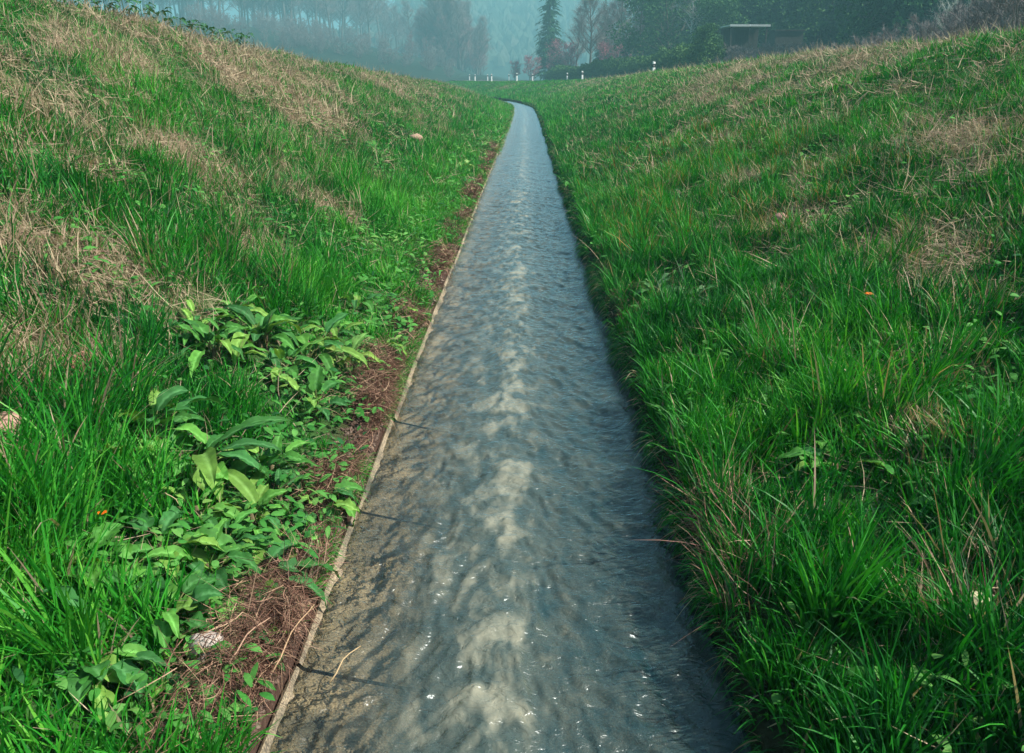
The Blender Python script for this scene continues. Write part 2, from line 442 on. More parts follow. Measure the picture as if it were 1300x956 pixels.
wo = mesh_np("water", np.stack([WX + xc(WY), WY, WZ], -1).reshape(-1, 3), wq, None, WC.reshape(-1, 3), water_mat(), True)
tag(wo, kind="structure")

# ------------------------------------------------------------------ grass
def scatter(n_per_m2, d0, d1, smin=0.66, smax=9.0):
    """points on both banks between world distances d0..d1 inside a widened view wedge"""
    ymax = d1; area_x = lambda y: 0
    lo, hi = max(d0 * 0.55, 0.4) - (1.0 if d0 < 1 else 0), d1
    W = min(smax + 0.5, 0.95 * d1 + 1.5)
    xmin = -W - 1 + float(xc(d1)); xmax = W + 1
    n = int(n_per_m2 * (hi - lo) * (xmax - xmin))
    x = RNG.uniform(xmin, xmax, n); y = RNG.uniform(lo, hi, n)
    s = x - xc(y); d = np.hypot(x, y)
    k = (np.abs(s) > np.where(s > 0, 0.60 + 0.16 * fbm(y * 1.7, y * 0 + 4, 33, 3), 0.60)) & (np.abs(s) < smax) & (d >= d0) & (d < d1) & (np.abs(x) < 0.85 * y + 1.6) & (x < road_x(y) - 0.3 if d1 > 25 else True)
    return x[k], y[k]

def pal(n, cols, r=None):
    cols = np.array(cols); r = RNG.random(n) if r is None else np.clip(r, 0, 0.9999)
    f = r * (len(cols) - 1); i = f.astype(int); f = (f - i)[:, None]
    return cols[i] * (1 - f) + cols[np.minimum(i + 1, len(cols) - 1)] * f
GREENS = [(0.004, 0.050, 0.014), (0.006, 0.108, 0.012), (0.014, 0.19, 0.013), (0.038, 0.28, 0.020), (0.12, 0.40, 0.04)]
STRAW = [(0.17, 0.12, 0.08), (0.31, 0.24, 0.15), (0.45, 0.37, 0.24), (0.34, 0.22, 0.17)]

def lush_map(x, y):
    return fbm(x * 0.9 + 5, y * 0.9, 61)

PLANTPX = [(272, 452), (330, 440), (392, 462), (440, 470), (480, 448), (300, 405), (358, 475), (248, 425), (420, 430), (150, 600), (250, 655), (320, 665), (285, 700), (160, 745), (215, 790), (355, 640), (230, 850), (190, 560), (250, 602), (345, 600), (400, 520), (405, 640), (325, 745), (205, 705), (105, 735), (110, 850), (265, 730), (300, 820), (380, 690), (832, 380), (880, 385), (590, 215), (452, 392), (20, 760), (1060, 600), (500, 405)]
PL = np.array([at(*p) for p in PLANTPX])
def near_plant(x, y):
    m = np.zeros(len(x)); k = (y < 9)
    for (a, b) in PL:
        m[k] = np.maximum(m[k], 1 - sm(0.10, 0.30, np.hypot(x[k] - a, y[k] - b)))
    return m
TUFTS = [(335, 525, .22), (300, 515, .15), (372, 385, .22), (410, 375, .18), (60, 590, .3), (20, 680, .25), (50, 800, .25), (150, 640, .18), (170, 800, .12), (10, 560, .3), (140, 520, .2)]
TF = np.array([(*at(a, b), r) for a, b, r in TUFTS])
def near_tuft(x, y):
    m = np.zeros(len(x)); k = (y < 9)
    for (a, b, r) in TF:
        m[k] = np.maximum(m[k], 1 - sm(0.5 * r, r, np.hypot(x[k] - a, y[k] - b)))
    return m
def green_set(dens, d0, d1, k, wid, hs=1.0, clumpy=True):
    x, y = scatter(dens, d0, d1)
    s = x - xc(y); dr = dry_map(x, y); lu = lush_map(x, y); cl = fbm(x * 4.3, y * 4.3, 63, 3)
    tuft = fbm(x * 9, y * 9, 68, 2)
    keep = RNG.random(len(x)) < (1 - 0.72 * dr) * (0.30 + 1.0 * sm(0.3, 0.6, cl)) * np.where(s < 0, sm(0.57, 0.74, -s + 0.55 * (cl - .5)) ** 1.2, 1.0)
    x, y, s, dr, lu, cl, tuft = [a[keep] for a in (x, y, s, dr, lu, cl, tuft)]
    tf = near_tuft(x, y); np_ = near_plant(x, y) * (1 - tf); kp = RNG.random(len(x)) > 0.75 * np_
    x, y, s, dr, lu, cl, tuft, np_, tf = [a[kp] for a in (x, y, s, dr, lu, cl, tuft, np_, tf)]
    z = H(x, y); n = len(x)
    foot = 1 - sm(1.6, 4.2, np.abs(s))
    h = (0.050 + 0.055 * sm(0.3, 0.7, lu) + 0.08 * foot * sm(.3, .65, cl)) * (0.55 + 0.75 * RNG.random(n)) * hs * (1 - 0.25 * dr)
    h *= np.where(s < 0, 0.60 + 0.40 * sm(0.75, 1.5, -s), 1.0) * (1 + 0.9 * sm(.56, .75, tuft)) * (1 - .35 * np_) * (1 + 0.5 * tf)
    az = fbm(x * 2.3, y * 2.3, 66, 2) * 6 * PI + RNG.normal(0, 1.3, n)
    lean = np.stack([np.cos(az), np.sin(az), 0 * az], -1)
    # blades also fall down-slope, over the water at the right edge
    dn = np.where(s > 0, -1.0, 1.0) * (0.25 + 0.75 * (1 - sm(0.7, 1.1, np.abs(s))))
    lean = lean + np.stack([dn * 0.22, -0.1 + 0 * dn, 0 * dn], -1)
    bend = (0.06 + 0.6 * RNG.random(n) ** 2.0)[:, None]
    up = np.array([[0, 0, 1.0]])
    hh = h[:, None]
    D = up * hh + lean * hh * 0.22
    B = lean * hh * bend * 0.9 - up * hh * bend * 0.55
    fa = RNG.uniform(0, PI, n)
    w = wid * (0.6 + 0.8 * RNG.random(n))
    Sd = np.stack([np.cos(fa), np.sin(fa), 0 * fa], -1) * (w / 2)[:, None]
    P = np.stack([x, y, z - 0.01], -1)
    r = np.clip(0.44 + 0.55 * (lu - .5) + 0.5 * (fbm(x * 2.1, y * 2.1, 90) - .5) + RNG.normal(0, 0.17, n) + 0.03 * (s > 0) * (1 - sm(3, 9, y)) + 0.18 * (s < 0) * (1 - sm(1.0, 2.0, -s)) + 0.12 * sm(15, 50, y), 0, 1)
    c = pal(n, GREENS, r)
    # reddish-orange tips of sedge on the right verge
    sedge = (s > 0.8) & (s < 3.0) & (y > 6.0) & (y < 14) & (RNG.random(n) < 0.13 * sm(.45, .6, cl))
    c[sedge] = pal(int(sedge.sum()), [(0.30, 0.12, 0.03), (0.22, 0.2, 0.04)])
    dd = (RNG.random(n) < 0.02 + 0.5 * dr); c[dd] = pal(int(dd.sum()), STRAW)
    return ribbons(P, D, B, Sd, k, c)

def straw_set(dens, d0, d1, k, wid, ls=1.0):
    x, y = scatter(dens, d0, d1)
    dr = dry_map(x, y); s = x - xc(y)
    cl = fbm(x * 3.1, y * 3.1, 95, 3)
    keep = RNG.random(len(x)) < np.clip(0.07 + dr * sm(0.25, 0.6, cl), 0, 1) * sm(.7, 1.0, np.abs(s))
    x, y, dr, cl, s = [a[keep] for a in (x, y, dr, cl, s)]; z = H(x, y); n = len(x)
    ln = (0.05 + 0.16 * RNG.random(n) ** 1.3) * ls
    az = np.where(RNG.random(n) < 0.6, np.where(s < 0, 0.0, PI) + RNG.normal(0, 0.7, n) - 0.3, RNG.uniform(0, 2 * PI, n))
    el = np.abs(RNG.normal(0.25, 0.6, n))
    D = np.stack([np.cos(az) * np.cos(el), np.sin(az) * np.cos(el), np.sin(el) - np.where(s < 0, .45, -.0) * 0], -1) * ln[:, None]
    slope = (H(x + D[:, 0], y + D[:, 1]) - z)
    D[:, 2] += slope
    B = RNG.normal(0, 0.22, (n, 3)) * ln[:, None]
    fa = RNG.uniform(0, PI, n); w = wid * (0.6 + 0.9 * RNG.random(n))
    Sd = np.cross(unit(D), unit(RNG.normal(0, 1, (n, 3)) + np.array([0, 0, 1.0]))) * (w / 2)[:, None]
    P = np.stack([x, y, z + 0.012 + 0.03 * RNG.random(n)], -1)
    return ribbons(P, D, B, Sd, k, pal(n, STRAW, cl + RNG.normal(0, .25, n)))

def join_sets(name, sets, mat):
    V = []; Q = []; T = []; C = []; off = 0
    for v, q, t, c in sets:
        V.append(v); C.append(c); T.append(t + off)
        if q is not None: Q.append(q + off)
        off += len(v)
    return mesh_np(name, np.concatenate(V), np.concatenate(Q) if Q else None, np.concatenate(T), np.concatenate(C), mat, False)

QG = 1.0
gs = [green_set(10000 * QG, 0.0, 3.2, 5, 0.0078, 1.1),
      green_set(8000 * QG, 3.2, 6.0, 4, 0.0074, 1.1),
      green_set(4600 * QG, 6.0, 11.0, 3, 0.0075, 1.05),
      green_set(1900 * QG, 11.0, 22.0, 2, 0.012, 1.0),
      green_set(650 * QG, 22.0, 45.0, 2, 0.024, 1.0),
      green_set(170 * QG, 45.0, 120.0, 1, 0.06, 1.15)]
def fringe(dens, d0, d1, wid):
    n = int(dens * (d1 - d0)); y = RNG.uniform(d0, d1, n); s = 0.63 + np.abs(RNG.normal(0, 0.06, n)); x = s + xc(y); cl = fbm(y * 2.3, y * 0 + 9, 34, 3)
    k = RNG.random(n) < 0.35 + .65 * sm(.35, .6, cl); x, y, s, cl = x[k], y[k], s[k], cl[k]; n = len(x); z = H(x, y)
    h = RNG.uniform(0.05, 0.15, n)[:, None] * (1 + .5 * sm(.5, .7, cl))[:, None]; az = PI + RNG.normal(-0.2, 0.6, n)
    out_ = np.stack([np.cos(az), np.sin(az), 0 * az], -1); up = np.array([[0, 0, 1.0]])
    D = out_ * h * .35 + up * h * RNG.uniform(.3, .8, (n, 1)); B = out_ * h * .30 - up * h * RNG.uniform(.5, 1.2, (n, 1))
    fa = RNG.uniform(0, PI, n); Sd = np.stack([np.cos(fa), np.sin(fa), 0 * fa], -1) * wid / 2
    c = pal(n, GREENS, RNG.normal(.35, .2, n)); dd = RNG.random(n) < .14; c[dd] = pal(int(dd.sum()), STRAW)
    return ribbons(np.stack([x, y, np.maximum(z - .04 * RNG.random(n), .03)], -1), D, B, Sd, 4, c)
def left_fringe(dens, d0, d1, wid, hs=1.0):
    n = int(dens * (d1 - d0)); y = RNG.uniform(d0, d1, n); s = -0.60 - np.abs(RNG.normal(0, 0.05, n)); x = s + xc(y); cl = fbm(y * 3.1, y * 0 + 2, 134, 3)
    k = RNG.random(n) < sm(.42, .58, cl); x, y, s, cl = x[k], y[k], s[k], cl[k]; n = len(x); z = H(x, y)
    h = RNG.uniform(0.03, 0.11, n)[:, None] * hs; az = RNG.normal(-0.3, 1.0, n); out_ = np.stack([np.cos(az), np.sin(az), 0 * az], -1); up = np.array([[0, 0, 1.0]])
    D = out_ * h * .4 + up * h * RNG.uniform(.4, 1, (n, 1)); B = out_ * h * .3 - up * h * RNG.uniform(.2, .8, (n, 1))
    fa = RNG.uniform(0, PI, n); Sd = np.stack([np.cos(fa), np.sin(fa), 0 * fa], -1) * wid / 2
    c = pal(n, GREENS, RNG.normal(.6, .2, n)); dd = RNG.random(n) < .3; c[dd] = pal(int(dd.sum()), STRAW)
    return ribbons(np.stack([x, y, z - .01], -1), D, B, Sd, 4, c)
gs += [left_fringe(3200, 1.2, 7, .005), left_fringe(900, 7, 20, .010, 1.3), left_fringe(600, 18, 70, .028, 2.3)]
gs += [fringe(1400, 0.8, 7, .0055), fringe(700, 7, 20, .011), fringe(250, 20, 55, .03)]
go = join_sets("grass", gs, M_grass); tag(go, kind="stuff", label="green grass covering both banks of the ditch", cat="grass")
ss_ = [straw_set(5500 * QG, 0.0, 5.0, 3, 0.0032),
       straw_set(3800 * QG, 5.0, 10.0, 2, 0.0045, 1.1),
       straw_set(1500 * QG, 10.0, 22.0, 2, 0.009, 1.3),
       straw_set(350 * QG, 22.0, 60.0, 1, 0.022, 1.6)]
so = join_sets("dry_grass", ss_, M_straw); tag(so, kind="stuff", label="dry straw-coloured grass lying between the green blades", cat="dry grass")
print("grass verts", len(go.data.vertices), "straw", len(so.data.vertices))

# a few long arching dead stalks
def stalks(n):
    x, y = scatter(30, 1.0, 22.0); dr = dry_map(x, y)
    k = RNG.random(len(x)) < 0.1 + 0.5 * dr; x = x[k]; y = y[k]
    z = H(x, y); n = len(x); ln = RNG.uniform(0.2, 0.42, n); az = RNG.uniform(0, 2 * PI, n); el = RNG.uniform(0.4, 1.4, n)
    D = np.stack([np.cos(az) * np.cos(el), np.sin(az) * np.cos(el), np.sin(el)], -1) * ln[:, None]
    B = np.stack([np.cos(az), np.sin(az), -0.8 + 0 * az], -1) * (ln * 0.25)[:, None]
    Sd = np.stack([-np.sin(az), np.cos(az), 0 * az], -1) * 0.0016 * (1 + y[:, None] * 0.12)
    return ribbons(np.stack([x, y, z], -1), D, B, Sd, 4, pal(n, STRAW[1:]))
st = join_sets("dead_stalks", [stalks(1)], M_straw); tag(st, kind="stuff", label="long dead grass stalks standing out of the banks", cat="dead stalks")

# low small-leaved weeds in the sward
def weeds(dens, d0, d1, wid):
    x, y = scatter(dens, d0, d1, smax=6)
    s = x - xc(y); cl = fbm(x * 1.6, y * 1.6, 101, 3)
    pr = np.where(s < 0, sm(0.40, 0.62, cl) * (1 - sm(1.6, 3.4, -s)) + 0.04 + 1.1 * sm(.60, .70, -s) * (1 - sm(1.0, 1.5, -s)) * sm(.35, .5, cl), 0.55 * sm(0.5, 0.66, cl) * (1 - sm(2.0, 4.5, s)) + .02)
    pr = pr * (1 - .9 * near_tuft(x, y)) * np.where((s < -1.25) & (y < 3.5), .35, 1.0)
    k = RNG.random(len(x)) < pr; x = x[k]; y = y[k]; n = len(x)
    # petals of leaf rosettes: jitter about common centres
    z = H(x, y); az = RNG.uniform(0, 2 * PI, n); ln = wid * RNG.uniform(1.6, 3.2, n); el = RNG.uniform(-0.1, 0.7, n)
    D = np.stack([np.cos(az) * np.cos(el), np.sin(az) * np.cos(el), np.sin(el)], -1) * ln[:, None]
    B = np.stack([0 * az, 0 * az, -0.4 + 0 * az], -1) * ln[:, None]
    Sd = np.stack([-np.sin(az), np.cos(az), RNG.normal(0, .3, n)], -1) * (wid * RNG.uniform(0.3, 0.65, n))[:, None]
    P = np.stack([x, y, z + RNG.uniform(0.01, 0.11, n)], -1)
    c = pal(n, [(0.02, 0.10, 0.03), (0.04, 0.19, 0.03), (0.10, 0.28, 0.06), (0.17, 0.30, 0.07)], .45 + .8 * (fbm(x * 3, y * 3, 104) - .5) + RNG.normal(0, .15, n))
    return ribbons(P, D, B, Sd, 4, c, prof=lambda t: math.sin(PI * min(1, (t * 0.9 + 0.06))) ** 0.8)
we = join_sets("weeds", [weeds(900, 0.5, 4.0, 0.020), weeds(420, 4.0, 11.0, 0.026), weeds(60, 11, 26, 0.05)], M_leaf)
tag(we, kind="stuff", label="low small-leaved weeds growing among the grass", cat="weeds")

# matted dead roots and straw on the soil strip at the concrete edge
def roots():
    sets = []
    for (dens, d0, d1, w, lmul) in ((12000, 0.6, 4.5, 0.0030, 1.0), (3500, 4.5, 9.0, 0.005, 1.1), (1100, 9, 20, 0.011, 1.4)):
        lo, hi = d0, d1
        n0 = int(dens * (hi - lo) * 0.55)
        y = RNG.uniform(lo, hi, n0); s = -0.60 - np.abs(RNG.normal(0, 0.085, n0)); x = s + xc(y)
        cl = fbm(x * 3.7, y * 2.6, 111, 3); k = RNG.random(n0) < np.maximum(sm(0.46, 0.62, cl), 0.22 * (s > -0.68))
        y, s, x = y[k], s[k], x[k]; n = len(x); z = H(x, y)
        az = RNG.normal(-1.1, 0.9, n); el = RNG.normal(0.0, 0.4, n); ln = RNG.uniform(0.03, 0.13, n) * lmul
        el = np.abs(el) - .1; D = np.stack([np.cos(az) * np.cos(el), np.sin(az) * np.cos(el), np.sin(el)], -1) * ln[:, None]
        B = RNG.normal(0, 0.5, (n, 3)) * ln[:, None] - np.array([0, 0, .25]) * ln[:, None]
        Sd = unit(RNG.normal(0, 1, (n, 3))) * (w / 2)
        pile = 0.10 * sm(0.5, 0.7, cl[k])
        P = np.stack([x, y, z + 0.01 + RNG.random(n) * (0.03 + pile)], -1)
        # keep strands off the open water
        over = (P[:, 0] + D[:, 0] + B[:, 0]) > xc(y) - 0.57 + 0.07 * sm(.5, .62, cl[k]); D[over, 0] *= -0.5; B[over, 0] *= -0.3
        sets.append(ribbons(P, D, B, Sd, 4, pal(n, [(0.06, 0.032, 0.025), (0.13, 0.065, 0.045), (0.26, 0.145, 0.10), (0.46, 0.31, 0.20)], RNG.random(n) ** 1.2)))
    # right verge: hanging root fringe
    n = 5200; y = RNG.uniform(0.9, 7.0, n); cl = fbm(y * 2.1, y * 0 + 3, 115, 3); k = RNG.random(n) < sm(0.42, 0.6, cl); y = y[k]; n = len(y)
    x = 0.70 + np.abs(RNG.normal(0, 0.07, n)) ; z = H(x, y) + RNG.uniform(0, .05, n)
    D = np.stack([RNG.normal(-0.02, 0.03, n), RNG.normal(-.01, 0.05, n), RNG.normal(-0.03, 0.04, n)], -1) * 1.2
    B = RNG.normal(0, 0.025, (n, 3)); Sd = unit(RNG.normal(0, 1, (n, 3))) * 0.0013
    sets.append(ribbons(np.stack([x, y, z], -1), D, B, Sd, 4, pal(n, [(0.09, 0.05, 0.04), (0.24, 0.13, 0.10), (0.36, 0.22, 0.17)])))
    for (a, b, r, m, hh) in ((905, 655, .05, 260, .13), (925, 735, .07, 380, .10), (950, 700, .05, 200, .13), (1232, 790, .04, 120, .12), (75, 480, .06, 200, .05), (385, 745, .05, 700, .07), (405, 705, .04, 400, .06), (355, 800, .06, 600, .06), (500, 560, .05, 300, .04), (535, 400, .05, 250, .05), (30, 300, .15, 300, .06), (980, 395, .1, 260, .05)):
        cx, cy_ = at(a, b); x = cx + RNG.normal(0, r, m); y = cy_ + RNG.normal(0, r, m); x = np.maximum(x, 0.66) if cx > 0 else x; z = H(x, y); h = RNG.uniform(.4, 1.2, (m, 1)) * hh
        D = (RNG.normal(0, .6, (m, 3)) + np.array([[-.1, -.1, .8]])) * h; B = RNG.normal(0, .6, (m, 3)) * h
        sets.append(ribbons(np.stack([x, y, z], -1), D, B, unit(RNG.normal(0, 1, (m, 3))) * 0.0016, 4, pal(m, [(0.20, 0.10, 0.08), (0.42, 0.22, 0.17), (0.5, 0.36, 0.26)])))
    return sets
ro = join_sets("root_mat", roots(), M_straw); tag(ro, kind="stuff", label="matted brown roots and straw on the soil beside the concrete", cat="dead roots")

# crumbs of earth and grit on the soil strip
def crumbs():
    n = 18000; y = 0.7 + 9 * RNG.random(n) ** 1.8; s = -0.599 - np.abs(RNG.normal(0, 0.07, n)); r = RNG.uniform(0.002, 0.008, n) * (1 + 0.1 * y) * (1 + 1.2 * (RNG.random(n) < .05))
    z = H(s + xc(y), y) + r * .4; an = np.arange(5) / 5 * 2 * PI; V = np.empty((n, 7, 3)); c = np.stack([s + xc(y), y, z], -1)
    for j in range(5):
        k = RNG.uniform(.6, 1.3, n) * r; V[:, j] = c + np.stack([np.cos(an[j]) * k, np.sin(an[j]) * k, RNG.normal(0, .25, n) * r], -1)
    V[:, 5] = c + np.stack([0 * r, 0 * r, r * RNG.uniform(.5, 1, n)], -1); V[:, 6] = c - np.stack([0 * r, 0 * r, r], -1)
    b = (np.arange(n) * 7)[:, None]
    t = np.concatenate([b + np.array([[j, (j + 1) % 5, 5]]) for j in range(5)] + [b + np.array([[(j + 1) % 5, j, 6]]) for j in range(5)])
    col = np.repeat(pal(n, [(0.05, 0.03, 0.022), (0.10, 0.06, 0.045), (0.17, 0.13, 0.10)]), 7, 0)
    o = mesh_np("dirt", V.reshape(-1, 3), None, t, col, M_stone); tag(o, kind="stuff", label="crumbs of brown earth and grit on the strip beside the concrete", cat="dirt")
crumbs()

# ------------------------------------------------------------------ broad-leaved plants
def leaf(mb, base, az, el, Ln, Wd, droop, wave, lob, col, rnd, pet=0.35):
    nu, nv = 14, 7
    # centre line with petiole
    th = el; p = np.array(base, float); fw = np.array([math.cos(az), math.sin(az), 0.0]); side = np.array([-math.sin(az), math.cos(az), 0.0])
    side = side * math.cos(rnd.uniform(-.5, .5)) + np.array([0, 0, 1]) * math.sin(rnd.uniform(-.35, .35))
    npet = 4; pts = [p.copy()]
    for i in range(npet):
        p = p + (fw * math.cos(th) + np.array([0, 0, 1]) * math.sin(th)) * (Ln * pet / npet); th -= droop * 0.10; pts.append(p.copy())
    mb.tube(pts, [0.0032, 0.003, 0.0026, 0.0024, 0.002], 4, (0.14, 0.16, 0.06))
    V = []; C = []; phs = rnd.uniform(0, 6); tw = rnd.uniform(-.5, .5)
    for i in range(nu):
        u = i / (nu - 1)
        d = fw * math.cos(th) + np.array([0, 0, 1]) * math.sin(th); nrm = np.cross(side, d); nrm /= np.linalg.norm(nrm) + 1e-9
        if nrm[2] < 0: nrm = -nrm
        w = Wd * max(0.0, math.sin(PI * min(1.0, (u * 0.97 + 0.03)) ** 0.75)) ** 0.85 * (1 - 0.15 * u)
        if lob: w *= 0.62 + 0.45 * abs(math.sin(u * PI * 3.6 + 0.4)) * (1 - 0.5 * u) + 0.1 * math.sin(u * 40)
        else: w *= 1 + 0.05 * math.sin(u * 30 + phs)
        for j in range(nv):
            v = (j / (nv - 1)) * 2 - 1
            sweep = -0.25 * Wd * abs(v) if lob else 0
            q = p + side * (v * w) + nrm * (abs(v) * w * 0.32 + wave * math.sin(u * 15 + phs + (1.3 if v > 0 else 0)) * abs(v) ** 1.5 * 0.5) + d * sweep
            q = q + nrm * (0.003 * math.sin(u * 34) * (1 - abs(v)))
            V.append(q); k = 1.5 if j == nv // 2 else (1.0 + 0.10 * math.sin(u * 34 + abs(v) * 3))
            C.append([c * k + (0.03 if j == nv // 2 else 0) for c in col])
        p = p + d * (Ln / (nu - 1)); th -= droop * 1.1 / nu
        side = side + nrm * tw * 0.03
    q = [(a * nv + b, a * nv + b + 1, (a + 1) * nv + b + 1, (a + 1) * nv + b) for a in range(nu - 1) for b in range(nv - 1)]
    mb.add(V, q, None, np.array(C))

LEAFC = [(0.035, 0.14, 0.028), (0.055, 0.19, 0.032), (0.085, 0.25, 0.04), (0.035, 0.14, 0.035), (0.14, 0.28, 0.05)]
def leafy_plant(name, px, py, nleaf, Ln, Wd, lob, label, cat, seed, el=(0.65, 1.35), spread=0.05, group=None, tone=None):
    rnd = random.Random(seed); x, y = at(px, py); z = gz(x, y) + 0.01
    root = empty(name, (x, y, z)); tag(root, label, cat, group)
    mb = MB()
    for i in range(int(nleaf * 1.5)):
        a = i * 2.399 + rnd.uniform(-.4, .4); inner = i / nleaf
        c = rnd.choice(LEAFC if tone is None else tone); k = rnd.uniform(0.8, 1.2)
        leaf(mb, (math.cos(a) * spread * rnd.random(), math.sin(a) * spread * rnd.random(), -0.01 + 0.05 * rnd.random()), a,
             rnd.uniform(*el) * (0.75 + 0.45 * inner), 1.15 * Ln * rnd.uniform(0.55, 1.15), 1.25 * Wd * rnd.uniform(0.6, 1.15) * 0.5, rnd.uniform(0.8, 1.9),
             rnd.uniform(0.004, 0.014), lob, tuple(q * k for q in c), rnd, pet=rnd.uniform(.25, .6))
    mb.build("leaves", M_leaf, root, True)
    st = MB()
    st.tube([(0, 0, -0.04), (0.002, 0, 0.0), (0, 0.003, 0.045)], [0.012, 0.014, 0.006], 7, (0.16, 0.13, 0.07))
    st.build("stem", M_straw, root)
    return root

leafy_plant("dock_plant", 272, 452, 13, 0.17, 0.055, False, "broad-leaved dock plant at the left end of the upper clump beside tall grass", "plant", 1)
leafy_plant("dock_plant", 330, 440, 16, 0.19, 0.062, False, "tallest broad-leaved dock plant in the middle of the upper clump", "plant", 2, el=(.6, 1.4))
leafy_plant("dock_plant", 392, 462, 14, 0.18, 0.060, False, "dock plant with one large smooth leaf held out at the upper clump's right", "plant", 3)
leafy_plant("dock_plant", 440, 470, 12, 0.14, 0.045, False, "small yellowish dock plant on the soil near the concrete edge, upper clump", "plant", 4, tone=[(0.16, 0.26, 0.05), (0.10, 0.22, 0.05)])
leafy_plant("dock_plant", 480, 448, 9, 0.11, 0.035, False, "smallest dock plant beside the channel with a curled bright leaf", "plant", 41)
leafy_plant("dock_plant", 300, 405, 13, 0.14, 0.045, False, "dock plant at the back of the upper clump below the tall grass tuft", "plant", 51)
leafy_plant("dock_plant", 358, 475, 12, 0.13, 0.045, False, "dock plant with a star of narrow leaves in front of the upper clump", "plant", 52)
leafy_plant("dock_plant", 248, 425, 10, 0.12, 0.04, False, "bluish-leaved dock plant at the far left corner of the upper clump", "plant", 53)
leafy_plant("dock_plant", 420, 430, 12, 0.12, 0.042, False, "curly-leaved dock plant behind the large smooth leaf of the upper clump", "plant", 54)
leafy_plant("dock_plant", 150, 600, 12, 0.13, 0.05, False, "dark dock plant low at the left foot of the lower clump", "plant", 55)
leafy_plant("thistle_plant", 250, 655, 12, 0.11, 0.055, True, "grey-green jagged weed just below the large dark dock leaves", "plant", 56, el=(.2, .9))
leafy_plant("dock_plant", 320, 665, 12, 0.09, 0.04, False, "small fresh green weed between the lower dock clump and bare soil", "plant", 57)
leafy_plant("dock_plant", 285, 700, 12, 0.10, 0.04, False, "bushy small-leaved weed above the jagged leaf near the root mat", "plant", 58)
leafy_plant("thistle_plant", 160, 745, 11, 0.12, 0.06, True, "jagged bluish weed in shade between long grass blades, lower left", "plant", 59, el=(.2, .9))
leafy_plant("dock_plant", 215, 790, 12, 0.11, 0.045, False, "oval-leaved weed left of the pale stone", "plant", 60)
leafy_plant("dock_plant", 355, 640, 9, 0.08, 0.035, False, "small purple-flecked seedling patch beside the bare red soil", "plant", 61)
leafy_plant("thistle_plant", 230, 850, 10, 0.11, 0.05, True, "jagged weed below the pale stone at the bottom of the bank", "plant", 62, el=(.2, .9))
leafy_plant("dock_plant", 190, 560, 14, 0.19, 0.065, False, "broad-leaved dock plant at the left of the lower clump", "plant", 5)
leafy_plant("dock_plant", 250, 602, 17, 0.19, 0.062, False, "large dock plant with long dark leaves lying towards the channel", "plant", 6, el=(.35, 1.1))
leafy_plant("dock_plant", 345, 600, 8, 0.13, 0.060, False, "upright dock plant with one cupped leaf in front of a grass tuft", "plant", 7, el=(.9, 1.4))
leafy_plant("dock_plant", 400, 520, 8, 0.14, 0.065, True, "pale hairy-leaved weed leaning over the red soil strip", "plant", 8)
leafy_plant("thistle_plant", 405, 640, 8, 0.13, 0.075, True, "lobed-leaved weed hanging over the concrete edge beside bare soil", "plant", 9, el=(.2, .8))
leafy_plant("thistle_plant", 325, 745, 8, 0.15, 0.085, True, "weed with one big jagged leaf beside the root mat", "plant", 10, el=(.2, .9))
leafy_plant("thistle_plant", 205, 705, 10, 0.15, 0.075, True, "broad jagged-leaved weed low in the grass below the dock clump", "plant", 12, el=(.15, .8))
leafy_plant("thistle_plant", 105, 735, 10, 0.13, 0.075, True, "grey-green rosette half hidden in long grass near the left border", "plant", 13, el=(.1, .8))
leafy_plant("dock_plant", 110, 850, 12, 0.11, 0.05, False, "dark broad-leaved rosette at the bottom left corner under long blades", "plant", 14, el=(.2, 1))
leafy_plant("dock_plant", 265, 730, 8, 0.11, 0.045, False, "short dock plant with upright oval leaves behind the jagged leaf", "plant", 15, el=(.8, 1.4))
leafy_plant("thistle_plant", 300, 820, 7, 0.10, 0.055, True, "small jagged weed growing beside the pale stone", "plant", 16, el=(.2, .9))
leafy_plant("dock_plant", 380, 690, 7, 0.07, 0.032, False, "tiny round-leaved seedling on top of the root mat", "plant", 17, el=(.2, 1))
leafy_plant("dock_plant", 832, 380, 12, 0.16, 0.05, False, "pale leafy weed clump overhanging the right edge of the stream", "plant", 18, tone=[(0.08, 0.17, 0.07), (0.05, 0.14, 0.04)])
leafy_plant("dock_plant", 880, 385, 10, 0.14, 0.04, False, "smaller pale weed clump behind the one at the right waterside", "plant", 19, tone=[(0.08, 0.17, 0.07), (0.05, 0.14, 0.04)])
leafy_plant("dock_plant", 590, 215, 8, 0.14, 0.07, False, "light green leafy weed far up the left side of the stream", "plant", 20, tone=[(0.2, 0.32, 0.1)])
leafy_plant("thistle_plant", 452, 392, 9, 0.11, 0.05, False, "weed with pale round leaves where grass meets the soil strip", "plant", 21)
leafy_plant("dock_plant", 20, 760, 10, 0.14, 0.08, False, "round-leaved weed at the left border among long blades", "plant", 22, el=(.1, .7))
leafy_plant("thistle_plant", 1060, 600, 10, 0.14, 0.05, True, "feathery grey-green weed in the grass on the right bank", "plant", 23, el=(.2, 1.0))
leafy_plant("dock_plant", 500, 405, 8, 0.09, 0.03, False, "little weed on the red soil strip beyond the dock clump", "plant", 24)

